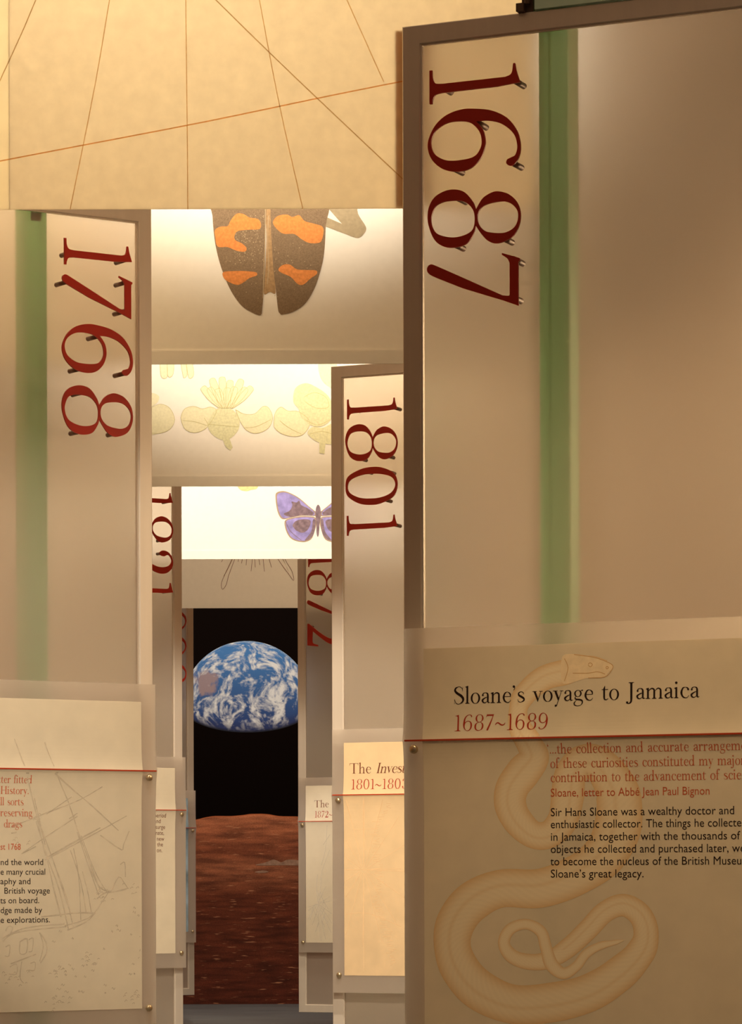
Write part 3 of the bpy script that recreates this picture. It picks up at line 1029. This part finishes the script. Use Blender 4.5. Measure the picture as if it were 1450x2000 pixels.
xr0, _ = p1687.loc(1056, 900, FRAME_D + .003)
xr1, _ = p1687.loc(1116, 900, FRAME_D + .003)
XP = (xr0 + xr1) / 2
xl0, _ = p1768.loc(47, 1000, FRAME_D + .003)
xl1, _ = p1768.loc(95, 1000, FRAME_D + .003)
XL = (xl0 + xl1) / 2
post(p1687, XP, 'pale green glass post seen through the 1687 panel')
post(p1768, XL, 'dull green glass post seen blurred through the 1768 panel')
post(p1801, XP, 'green glass post behind the 1801 panel, hidden by the 1687 panel')
post(p1821, XL, 'green glass post behind the 1821 panel, hidden by the 1768 panel')
post(p1872, XP, 'green glass post behind the 1872 panel')
post(p_last, XL, 'green glass post behind the farthest left panel')

# teal beam above the 1687 panel
o = p1687.o + p1687.ax * (XP + .0)
bm_root = tag(empty('steel_beam', (o.x, o.y, P_Z1), p1687.rz), 'teal steel beam running above the top of the 1687 panel', 'beam')
b = MB(); y0 = FRAME_D - 0.02
b.box(-.042, 1.0, y0 - 0.02, y0 + .015, 0.003, .18)
b.box(-.042, 1.0, y0 - 0.032, y0 - .02, 0.05, .062)
b.build('web', M['teal'], bm_root)
b = MB(); b.box(-.082, -.05, y0 - .01, y0 + .03, -.016, .10); b.box(-.092, -.07, y0 - .03, y0 + .01, .0, .022)
b.cyl((-.062, y0 - .02, .02), (-.062, y0 - .03, .12), .008)
b.build('end_clamp', M['dark'], bm_root)

# ------------------------------------------------------------------ hanging banners
BZ = 3.17


class Banner:
    def __init__(self, Y, m, label, hem=True, x0=-1.35, x1=1.45, zt=4.75):
        self.Y = Y
        b = MB()
        self.root = tag(empty('hanging_banner', ((x0 + x1) / 2, Y, BZ)), label, 'banner', 'printed banners across the passage')
        cx = (x0 + x1) / 2
        self.cx = cx
        b.box(x0 - cx, x1 - cx, 0, 0.003, 0, zt - BZ)
        b.build('cloth', m, self.root)
        if hem:
            h = MB(); h.box(x0 - cx, x1 - cx, -0.0035, -0.0005, 0.0, 0.055)
            h.build('hem', m, self.root)
        rod = MB(); rod.cyl((x0 - cx, 0.0015, zt - BZ), (x1 - cx, 0.0015, zt - BZ), 0.012)
        for xx in (x0 - cx + .3, x1 - cx - .3):
            rod.cyl((xx, 0.0015, zt - BZ), (xx, 0.0015, 5.4 - BZ), 0.004)
        rod.build('hanging_rod', M['dark'], self.root)

    def pt(self, px, py, lift):
        q = at_depth(px, py, self.Y - lift * 0.3)
        return (q.x - self.cx, -lift * 0.3, q.z - BZ)

    def shape(self, name, loops, m, lift=0.0045, n=5, split=True):
        VV, FF = [], []
        for kk, lp in enumerate(loops):
            lp = lp if isinstance(lp[0], list) else [lp]
            v, t, _ = fill([catmull(q, True, n) for q in lp])
            b = len(VV)
            VV += [self.pt(p.x, p.y, lift + 0.0004 * kk / len(loops)) for p in v]
            FF += [tuple(i + b for i in f) for f in t]
            if split:
                mesh_obj(name, VV, FF, m, self.root)
                VV, FF = [], []
        return mesh_obj(name, VV, FF, m, self.root) if VV else None

    def lines(self, name, lst, m, w=1.5, lift=0.005, n=4, split=False):
        VV, FF = [], []
        for kk, pts in enumerate(lst):
            v, f = stroke([(p[0], p[1], p[2] if len(p) > 2 else w) for p in pts], n)
            b = len(VV)
            VV += [self.pt(p.x, p.y, lift + 0.0004 * kk / len(lst)) for p in v]
            FF += [tuple(i + b for i in t) for t in f]
            if split:
                mesh_obj(name, VV, FF, m, self.root)
                VV, FF = [], []
        return mesh_obj(name, VV, FF, m, self.root) if VV else None


M['cloth_map'] = cloth('chart_cloth', (0.88, 0.79, 0.62), 0.72, 26, 0.04)
M['cloth_white'] = cloth('white_cloth', (0.88, 0.85, 0.78), 0.25, 30, 0.015)
M['cloth_cream'] = cloth('cream_cloth', (0.86, 0.78, 0.64), 0.25, 30, 0.015)

XS = at_depth(18, 300, 9.97).x
bn = Banner(9.97, M['cloth_map'], 'tan banner with crossing orange chart lines, nearest and highest', hem=False, x0=XS, x1=0.93)
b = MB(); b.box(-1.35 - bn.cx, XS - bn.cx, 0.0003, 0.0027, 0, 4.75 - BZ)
M['map_lit_side'] = cloth('chart_lit_side', (0.95, 0.86, 0.66), 0.72, 9, 0.04)  # the left strip's extra brightness is put into a paler cloth colour
b.build('lit_side', M['map_lit_side'], bn.root)
# strip added behind the cloth's right end to stand in for a shadow
q0, q1 = at_depth(772, 62, 9.98), at_depth(842, 408, 9.98)
b = MB(); b.box(q0.x - bn.cx, q1.x - bn.cx, 0.0035, 0.007, 0.004, q0.z - BZ)
M['strip'] = cloth('brown_shade', (0.62, 0.42, 0.24), 0.6, 20, 0.06)
b.build('shadow_strip', M['strip'], bn.root)
M['map_orange'] = cloth('orange_chart_line', (0.86, 0.50, 0.24), 0.72, 60, 0.12)
M['map_pale'] = cloth('pale_orange_chart_line', (0.86, 0.66, 0.42), 0.72, 60, 0.1)
M['map_brown'] = cloth('brown_chart_line', (0.70, 0.54, 0.33), 0.72, 60, 0.1)
M['map_lit_side'] = cloth('chart_lit_side', (0.95, 0.86, 0.66), 0.72, 9, 0.04)
bn.lines('orange_chart_line', [[(-60, 326), (139, 288), (400, 238), (640, 188), (790, 158), (900, 136)]], M['map_orange'], 2.6, 0.0048, split=True)
bn.lines('pale_chart_line', [[(222, -40), (214, 0), (185, 170), (137, 409)], [(363, -40), (364, 100), (366, 260), (367, 409)], [(500, -40), (507, 0), (545, 200), (592, 409)], [(660, -40), (678, 0), (750, 160)]], M['map_pale'], 2.0, 0.0046, split=True)
bn.lines('brown_chart_line', [[(90, -40), (70, 0), (40, 70), (-20, 200)], [(382, -40), (422, 0), (530, 106), (660, 230), (830, 390)]], M['map_brown'], 2.2, 0.0044, split=True)

bn = Banner(12.99, M['cloth_white'], 'white banner showing the tail of an orange and black beetle')
Zb = lambda L: [(x / 2.843 + 290, y / 2.843 + 400) + tuple(r) for x, y, *r in L]
M['b_body'] = ink('beetle_wing_print', (0.20, 0.14, 0.085), 0.22, 260)
M['b_orange'] = ink('beetle_orange_print', (0.60, 0.225, 0.065), 0.16, 90)
M['b_leg'] = ink('beetle_leg_print', (0.33, 0.27, 0.17), 0.12, 60)
M['b_mid'] = ink('beetle_middle_print', (0.34, 0.22, 0.11), 0.2, 80)
M['b_pale'] = ink('beetle_pale_print', (0.40, 0.31, 0.19))
bn.shape('beetle_wing_case', [Zb([(352, -60), (356, 60), (366, 180), (385, 280), (416, 380), (460, 480), (518, 560), (580, 600), (618, 614), (630, 605, 'c'), (636, 540), (645, 430), (650, 300), (652, 150), (658, -60, 'c')]),
                              Zb([(676, -60, 'c'), (682, 150), (694, 350), (708, 470), (722, 590), (738, 611, 'c'), (800, 596), (868, 552), (920, 470), (955, 370), (976, 270), (985, 120), (988, -60)])], M['b_body'], 0.0046)
bn.shape('beetle_abdomen', [Zb([(652, -60), (680, -60), (686, 200), (700, 400), (706, 490), (675, 484), (642, 494), (648, 380), (655, 200)])], M['b_mid'], 0.0040)
bn.lines('beetle_seam', [Zb([(668, 60), (662, 200), (668, 350), (660, 440)]), Zb([(650, -40), (648, 200), (636, 520)])], M['b_pale'], 1.4, 0.0052)
bn.shape('beetle_spot', [Zb([(455, 90), (490, 50), (530, 52), (560, 70), (610, 80), (626, 110), (615, 135), (560, 138), (500, 145), (480, 165), (482, 195), (520, 215), (545, 240), (535, 260), (490, 255), (440, 235), (385, 232), (372, 180), (370, 140), (400, 122), (440, 118)]),
                         Zb([(692, 95), (720, 62), (770, 55), (800, 68), (838, 58), (868, 90), (920, 105), (970, 125), (968, 180), (950, 210), (895, 212), (850, 190), (810, 162), (750, 160), (710, 130)]),
                         Zb([(415, 375), (470, 368), (540, 368), (598, 375), (602, 392), (560, 408), (530, 430), (495, 445), (450, 430), (420, 408)]),
                         Zb([(722, 360), (745, 335), (785, 332), (825, 358), (880, 362), (932, 365), (935, 385), (900, 410), (862, 442), (830, 440), (790, 400), (740, 378)])], M['b_orange'], 0.0056)
bn.shape('beetle_leg', [[Zb([(984, -40, 'c'), (1140, -40), (1165, 50), (1207, 120), (1204, 150), (1165, 184), (1090, 160), (984, 120, 'c')]), Zb([(1000, 20, 'c'), (1076, 106, 'c'), (988, 68, 'c')])]], M['b_leg'], 0.0043)
spk = []
for _ in range(230):
    x, y = random.uniform(480, 640), random.uniform(60, 330)
    if random.random() < 0.3:
        x, y = random.uniform(400, 930), random.uniform(200, 520)
    if 642 < x < 700: continue
    if ((x - 670) / 300) ** 2 + (max(0, y - 150) / 460) ** 2 > 0.8: continue
    r = random.uniform(0.6, 1.3)
    c = Zb([(x, y)])[0]
    spk.append([(c[0] - r, c[1]), (c[0], c[1] - r), (c[0] + r, c[1]), (c[0], c[1] + r)])
bn.shape('beetle_speckle', spk, M['b_pale'], 0.0052, 1, False)

bn = Banner(17.06, M['cloth_white'], 'white banner printed with pale yellow green flowers')
Zf = lambda L: [(x / 2.843 + 290, y / 2.843 + 700) + tuple(r) for x, y, *r in L]
M['f_pale'] = ink('flower_pale_print', (0.66, 0.63, 0.43), 0.07, 90)
M['f_mid'] = ink('flower_green_print', (0.58, 0.57, 0.36), 0.12, 90)
M['f_line'] = ink('flower_line_print', (0.44, 0.40, 0.18))
petals = [Zb and Zf([(180, 330), (200, 282), (250, 266), (300, 280), (345, 270), (378, 290), (350, 350), (310, 395), (250, 412), (200, 388)]),
          Zf([(485, 285), (530, 308), (590, 308), (635, 268), (668, 275), (690, 330), (665, 388), (600, 416), (545, 398), (508, 345)]),
          Zf([(698, 380), (702, 310), (735, 270), (775, 292), (835, 296), (897, 352), (862, 420), (800, 433), (735, 415)]),
          Zf([(20, 270), (70, 254), (120, 278), (146, 340), (120, 392), (62, 416), (0, 412), (0, 280)]),
          Zf([(950, 10), (1040, 10), (1040, 160), (985, 142), (952, 90)]), Zf([(0, 200), (35, 195), (60, 215), (45, 250), (0, 270)])]
bn.shape('flower_petal', petals, M['f_pale'], 0.0042)
bn.shape('flower_cup', [Zf([(372, 286), (420, 274), (470, 286), (506, 340), (498, 400), (452, 446), (400, 450), (346, 412), (330, 358)]), Zf([(884, 412), (915, 380), (970, 385), (1040, 360), (1040, 468), (970, 472), (915, 450)]),
                        Zf([(806, 240), (815, 168), (870, 138), (930, 158), (998, 208), (1027, 280), (1012, 342), (960, 377), (900, 370), (848, 325), (835, 280)])], M['f_mid'], 0.0047)
stam = []
for k, (tx, ty) in enumerate([(305, 165), (355, 120), (410, 112), (455, 130), (515, 125), (570, 165), (385, 175), (440, 170), (480, 165), (340, 170), (540, 170)]):
    bx, by = 430 + (tx - 430) * 0.25, 278
    dx, dy = tx - bx, ty - by
    nx, ny = -dy, dx
    L = math.hypot(nx, ny); nx /= L; ny /= L
    w = 19
    stam.append(Zf([(bx, by), (bx + dx * .5 + nx * w, by + dy * .5 + ny * w), (tx + nx * w * .9, ty + ny * w * .9), (tx + dx * .06, ty + dy * .06), (tx - nx * w * .9, ty - ny * w * .9), (bx + dx * .5 - nx * w, by + dy * .5 - ny * w)]))
stam += [Zf([(65, 20), (100, 20), (105, 100), (85, 112), (68, 90)]), Zf([(105, 20), (140, 20), (138, 85), (120, 105), (106, 90)]), Zf([(180, 20), (205, 20), (215, 90), (195, 105)]), Zf([(210, 20), (240, 20), (252, 90), (225, 108)])]
bn.shape('flower_stamen', stam, M['f_pale'], 0.0052)
bn.shape('flower_stalk', [Zf([(412, 448, 'c'), (448, 436, 'c'), (468, 494, 'c'), (455, 511, 'c'), (430, 490)]), Zf([(950, 468, 'c'), (985, 464, 'c'), (978, 530, 'c'), (950, 526, 'c')])], M['f_mid'], 0.0052)
fl = [petals[0] + petals[0][:1], petals[1] + petals[1][:1], petals[2] + petals[2][:1], petals[3][:7], Zf([(190, 345), (260, 352), (330, 372), (310, 330)]), Zf([(330, 365), (400, 372), (500, 380)]),
      Zf([(730, 345), (780, 385), (850, 420)]), Zf([(535, 385), (600, 378), (680, 340)]), Zf([(865, 215), (920, 190), (985, 215), (1000, 270), (930, 275), (870, 240)]), Zf([(870, 340), (940, 370), (1010, 340)]), Zf([(900, 420), (960, 405), (1025, 420)])]
for s_ in stam:
    fl.append(s_ + s_[:1])
bn.lines('flower_outline', [[(q[0], q[1]) for q in l] for l in fl], M['f_line'], 0.7, 0.0058)

bn = Banner(20.97, M['cloth_white'], 'bright white banner with a violet blue butterfly')
M['w_blue'] = ink('butterfly_blue_print', (0.24, 0.21, 0.44), 0.28, 22)
M['w_dark'] = ink('butterfly_dark_print', (0.17, 0.12, 0.14), 0.3, 40)
M['w_edge'] = ink('butterfly_edge_print', (0.30, 0.22, 0.15), 0.1, 40)
M['w_org'] = ink('butterfly_orange_print', (0.80, 0.50, 0.24), 0.15, 60)
up = [(706, 770), (714, 744), (760, 738), (830, 770), (888, 818), (928, 852), (930, 875), (880, 872), (830, 876), (790, 885), (742, 891), (716, 845)]
lo = [(757, 905), (795, 886), (860, 876), (925, 882), (934, 915), (915, 985), (895, 1010), (855, 1019), (800, 1005), (768, 965)]
mir = lambda L: [(1886 - x, y) for x, y in L]
bn.shape('butterfly_wing_border', [Zf(up), Zf(lo), Zf(mir(up)), Zf(mir(lo))], M['w_edge'], 0.0044)
sc = lambda L, k: [(sum(a[0] for a in L) / len(L) * (1 - k) + x * k, sum(a[1] for a in L) / len(L) * (1 - k) + y * k) for x, y in L]
bn.shape('butterfly_wing', [Zf(sc(up, .92)), Zf(sc(lo, .92)), Zf(mir(sc(up, .92))), Zf(mir(sc(lo, .92)))], M['w_blue'], 0.0050)
dk1 = [(752, 862), (785, 845), (800, 815), (795, 795), (822, 800), (838, 790), (850, 815), (885, 832), (918, 858), (905, 872), (850, 870), (800, 880), (768, 876)]
dk2 = [(790, 925), (815, 895), (870, 884), (915, 895), (900, 950), (860, 978), (815, 962), (800, 945)]
dk3 = [(915, 895), (930, 900), (918, 975), (890, 1005), (870, 1008), (905, 960)]
dk2 = sc(dk2, 0.8)
bn.shape('butterfly_wing_patch', [Zf(dk1), Zf(dk2), Zf(dk3), Zf(mir(dk1)), Zf(mir(dk2)), Zf(mir(dk3))], M['w_dark'], 0.0056)
bn.shape('butterfly_body', [Zf([(943, 812), (955, 830), (958, 870), (951, 920), (947, 975), (940, 990), (934, 970), (932, 910), (928, 865), (932, 828)])], M['w_dark'], 0.0060)
bn.lines('butterfly_markings', [Zf([(930, 850), (900, 858), (880, 868)]), Zf([(956, 850), (986, 858), (1006, 868)]), Zf([(943, 890), (941, 985)]), Zf([(760, 900), (790, 960), (850, 1010)])], M['w_dark'], 1.0, 0.0064)
bn.shape('orange_fragment', [Zf([(498, 690), (606, 690), (603, 722), (570, 730), (545, 737), (508, 727)])], M['w_org'], 0.0046)

bn = Banner(24.8, M['cloth_cream'], 'dim cream banner with fine ink drawn insect legs, farthest of the banners')
Zw = lambda L: [(x / 4.677 + 350, y / 4.677 + 1080) for x, y in L]
M['leg_fill'] = ink('insect_leg_print', (0.42, 0.33, 0.22), 0.15, 40)
lft = [(500, 20), (440, 150), (388, 270), (395, 332), (430, 290), (455, 200), (515, 40)]
rgt = [(880, 20), (940, 110), (1000, 190), (1047, 252), (1032, 170), (985, 90), (950, 20)]
bn.shape('insect_leg_shade', [Zw([(500, 20), (440, 145), (405, 215), (430, 180), (480, 80), (500, 30)]), Zw([(935, 40), (985, 130), (1002, 185), (990, 150), (955, 60)])], M['leg_fill'], 0.0044, 3)
bn.lines('insect_legs', [Zw(lft), Zw(rgt), Zw([(398, 60), (388, 82)]), Zw([(545, 40), (540, 80)]), Zw([(585, 30), (570, 95)]), Zw([(620, 30), (612, 112)]), Zw([(672, 30), (658, 168)]), Zw([(690, 30), (696, 132)]),
                         Zw([(725, 30), (738, 110)]), Zw([(765, 30), (780, 170)]), Zw([(815, 30), (845, 132)])], M['ink_brown'], 0.8, 0.005)

# ------------------------------------------------------------------ the mural on the end wall
MY = 30.5


def mural():
    root = tag(empty('mural', (0.25, MY, 0)), 'tall mural of the blue Earth rising over a red brown moon at the passage end', 'mural')
    M['sky'] = principled('black_sky_print', (0.004, 0.0025, 0.002), 1.0, 0, 0.0)
    b = MB(); b.box(-1.6, 1.6, 0, 0.04, 0.004, 3.9)
    b.build('sky_print', M['sky'], root)
    s = MY / F

    def pt(px, py, lift):
        q = at_depth(px, py, MY - lift)
        return (q.x - 0.25, -lift, q.z)
    # moon ground
    top = [(140, 1608), (300, 1606), (378, 1602), (400, 1597), (420, 1594), (450, 1594), (475, 1592), (490, 1590), (520, 1590), (545, 1594), (580, 1595), (620, 1598), (760, 1606)]
    bot = [(760, 1961.5), (140, 1961.5)]
    v, t, _ = fill([top + bot])
    m, nt, out = mat('moon_ground_print')
    p = nt.nodes.new('ShaderNodeBsdfPrincipled'); p.inputs['Roughness'].default_value = 0.7; p.inputs['Specular IOR Level'].default_value = 0.20
    tc = nt.nodes.new('ShaderNodeTexCoord')
    sep = nt.nodes.new('ShaderNodeSeparateXYZ'); nt.links.new(tc.outputs['Object'], sep.inputs[0])
    # base tone runs from lighter brown ridges to deep red in the foreground of the picture
    mr = nt.nodes.new('ShaderNodeMapRange'); mr.inputs[1].default_value = 0.1; mr.inputs[2].default_value = 1.72
    nt.links.new(sep.outputs[2], mr.inputs[0])
    r1 = nt.nodes.new('ShaderNodeValToRGB'); e = r1.color_ramp.elements
    e[0].position = 0.0; e[0].color = (0.085, 0.018, 0.008, 1)
    e[1].position = 1.0; e[1].color = (0.34, 0.115, 0.05, 1)
    x = r1.color_ramp.elements.new(0.55); x.color = (0.115, 0.028, 0.011, 1)
    x = r1.color_ramp.elements.new(0.72); x.color = (0.25, 0.085, 0.038, 1)
    x = r1.color_ramp.elements.new(0.80); x.color = (0.16, 0.044, 0.018, 1)
    nt.links.new(mr.outputs[0], r1.inputs[0])

    def streak(scale, st, lo_, hi_, det=4):
        mp = nt.nodes.new('ShaderNodeMapping'); mp.inputs['Scale'].default_value = st
        nt.links.new(tc.outputs['Object'], mp.inputs[0])
        nz = nt.nodes.new('ShaderNodeTexNoise'); nz.inputs['Scale'].default_value = scale; nz.inputs['Detail'].default_value = det
        nt.links.new(mp.outputs[0], nz.inputs[0])
        q = nt.nodes.new('ShaderNodeMapRange'); q.inputs[1].default_value = lo_; q.inputs[2].default_value = hi_
        nt.links.new(nz.outputs[0], q.inputs[0])
        return q.outputs[0]
    a1 = streak(8, (0.9, 1, 8), 0.63, 0.74, 2)
    a2 = streak(3, (1, 1, 7), 0.35, 0.75, 6)
    a3 = streak(90, (1, 1, 1.4), 0.2, 0.8, 2)
    mx = nt.nodes.new('ShaderNodeMix'); mx.data_type = 'RGBA'; mx.blend_type = 'MULTIPLY'; mx.inputs[0].default_value = 0.8
    g = nt.nodes.new('ShaderNodeValToRGB'); g.color_ramp.elements[0].color = (0.55, 0.5, 0.5, 1); g.color_ramp.elements[1].color = (2.0, 2.0, 2.0, 1)
    nt.links.new(a2, g.inputs[0]); nt.links.new(r1.outputs[0], mx.inputs[6]); nt.links.new(g.outputs[0], mx.inputs[7])
    mx3 = nt.nodes.new('ShaderNodeMix'); mx3.data_type = 'RGBA'; mx3.blend_type = 'MULTIPLY'; mx3.inputs[0].default_value = 0.8
    g3 = nt.nodes.new('ShaderNodeValToRGB'); g3.color_ramp.elements[0].color = (0.6, 0.6, 0.6, 1); g3.color_ramp.elements[1].color = (1.4, 1.4, 1.4, 1)
    nt.links.new(a3, g3.inputs[0]); nt.links.new(mx.outputs[2], mx3.inputs[6]); nt.links.new(g3.outputs[0], mx3.inputs[7])
    mx2 = nt.nodes.new('ShaderNodeMix'); mx2.data_type = 'RGBA'; mx2.inputs[7].default_value = (0.46, 0.20, 0.10, 1)
    nt.links.new(a1, mx2.inputs[0]); nt.links.new(mx3.outputs[2], mx2.inputs[6])
    nt.links.new(mx2.outputs[2], p.inputs['Base Color']); nt.links.new(p.outputs[0], out.inputs[0])
    mesh_obj('moon_print', [pt(q.x, q.y, 0.002) for q in v], t, m, root)
    M['moon_rim'] = ink('moon_rim_print', (0.45, 0.13, 0.05))
    v2, f2 = stroke([(q[0], q[1] + 0.6, 1.6) for q in top], 4)
    mesh_obj('moon_rim_print', [pt(q.x, q.y, 0.003) for q in v2], f2, M['moon_rim'], root)
    # pale low hills and far ridges drawn on the moon
    M['moon_hill'] = ink('moon_hill_print', (0.30, 0.18, 0.12), 0.25, 30)
    hills = [[(500, 1690), (520, 1684), (533, 1679), (542, 1681), (550, 1684), (562, 1679), (580, 1680), (600, 1682), (600, 1690), (560, 1690)], [(498, 1703), (515, 1700), (525, 1703), (510, 1705)]]
    VV, FF = [], []
    for h in hills:
        hv, ht, _ = fill([catmull(h, True, 4)]); b0 = len(VV)
        VV += [pt(q.x, q.y, 0.004) for q in hv]; FF += [tuple(i + b0 for i in f) for f in ht]
    mesh_obj('moon_hill_print', VV, FF, M['moon_hill'], root)
    # Earth: the lit gibbous part of the disc
    cx, cy, Rr = 483.0, 1379.0, 127.0
    lo_b = 52.0
    pts = []
    for i in range(49):
        a = math.pi * i / 48
        pts.append((cx + Rr * math.cos(a), cy - Rr * math.sin(a)))
    for i in range(1, 48):
        a = math.pi * i / 48
        pts.append((cx - Rr * math.cos(a), cy + lo_b * math.sin(a)))
    # grid of points inside for a colour print
    N = 300
    vs, fs, cols, idx = [], [], [], {}
    for j in range(N + 1):
        for i in range(N + 1):
            u = -1 + 2 * i / N; w = -1 + 2 * j / N
            # map square to the gibbous shape column-wise
            xx = math.sin(u * math.pi / 2)
            h = math.sqrt(max(0, 1 - xx * xx))
            yt, yb = -Rr * h, lo_b * h
            yy = yt + (yb - yt) * (j / N)
            px, py = cx + Rr * xx, cy + yy
            vs.append(pt(px, py, 0.002))
            # sphere coordinates
            X = xx; Y_ = -yy / Rr
            Zs = math.sqrt(max(0, 1 - X * X - Y_ * Y_))
            P3 = Vector((X, Y_, Zs))
            warp = Vector((noise.noise(P3 * 3.1 + Vector((5, 1, 2))), noise.noise(P3 * 3.1 + Vector((1, 7, 3))), noise.noise(P3 * 3.1 + Vector((9, 4, 8))))) * 0.16
            q = P3 + warp
            n1 = noise.fractal(Vector((q.x * 4.6, q.y * 3.4, q.z * 4.0)) + Vector((2.3, 0.4, 1.0)), 0.62, 2.1, 8)
            n2 = noise.fractal(q * 14 + Vector((3, 3, 3)), 0.8, 2.0, 4)
            cl = n1 * 0.85 + 0.42 * n2 + 0.08
            cl += 0.25 * math.exp(-((Y_ - 0.15) / 0.35) ** 2) * (0.5 + noise.noise(q * 1.7))
            cl = min(1, max(0, cl * 1.25 + 0.08))
            ocean = Vector((0.014, 0.035, 0.14)).lerp(Vector((0.035, 0.14, 0.36)), min(1, max(0, Y_ * 0.9 + 0.25)))
            land = 0.8 * noise.fractal(P3 * 5.0 + Vector((1.2, 8.1, 3.3)), 0.7, 2.0, 5)
            lm = min(1, max(0, (1.0 + land - ((X + 0.63) ** 2 / 0.05 + (Y_ - 0.36) ** 2 / 0.045)) * 1.4))
            ocean = ocean.lerp(Vector((0.27, 0.19, 0.18)), lm * 0.85)
            white = Vector((0.58, 0.60, 0.60))
            col = ocean.lerp(white, cl)
            rim = 1 - Zs
            if rim > 0.75:
                col = col.lerp(Vector((0.45, 0.58, 0.68)), (rim - 0.75) * 1.6)
            # night side begins below: the printed picture itself fades to navy and black
            t_ = j / N
            edge = (yb - yy) / 1.0
            f = min(1, max(0, edge / 22.0))
            blu = Vector((0.012, 0.018, 0.07))
            col = blu.lerp(col, f) if f < 1 else col
            if edge < 6:
                col = col * max(0.05, edge / 6)
            cols.append(col)
    for j in range(N):
        for i in range(N):
            a = j * (N + 1) + i
            fs.append((a, a + 1, a + N + 2, a + N + 1))
    eo = mesh_obj('earth_print', vs, fs, None, root)
    ca = eo.data.color_attributes.new('print', 'FLOAT_COLOR', 'POINT')
    for i, c in enumerate(cols):
        ca.data[i].color = (max(0, c.x), max(0, c.y), max(0, c.z), 1)
    mm = bpy.data.materials.new('earth_photo_print'); mm.use_nodes = True
    nt = mm.node_tree; bs = nt.nodes['Principled BSDF']
    at = nt.nodes.new('ShaderNodeAttribute'); at.attribute_name = 'print'
    bs.inputs['Roughness'].default_value = 0.6; bs.inputs['Specular IOR Level'].default_value = 0.20
    nt.links.new(at.outputs['Color'], bs.inputs['Base Color'])
    eo.data.materials.append(mm)


mural()
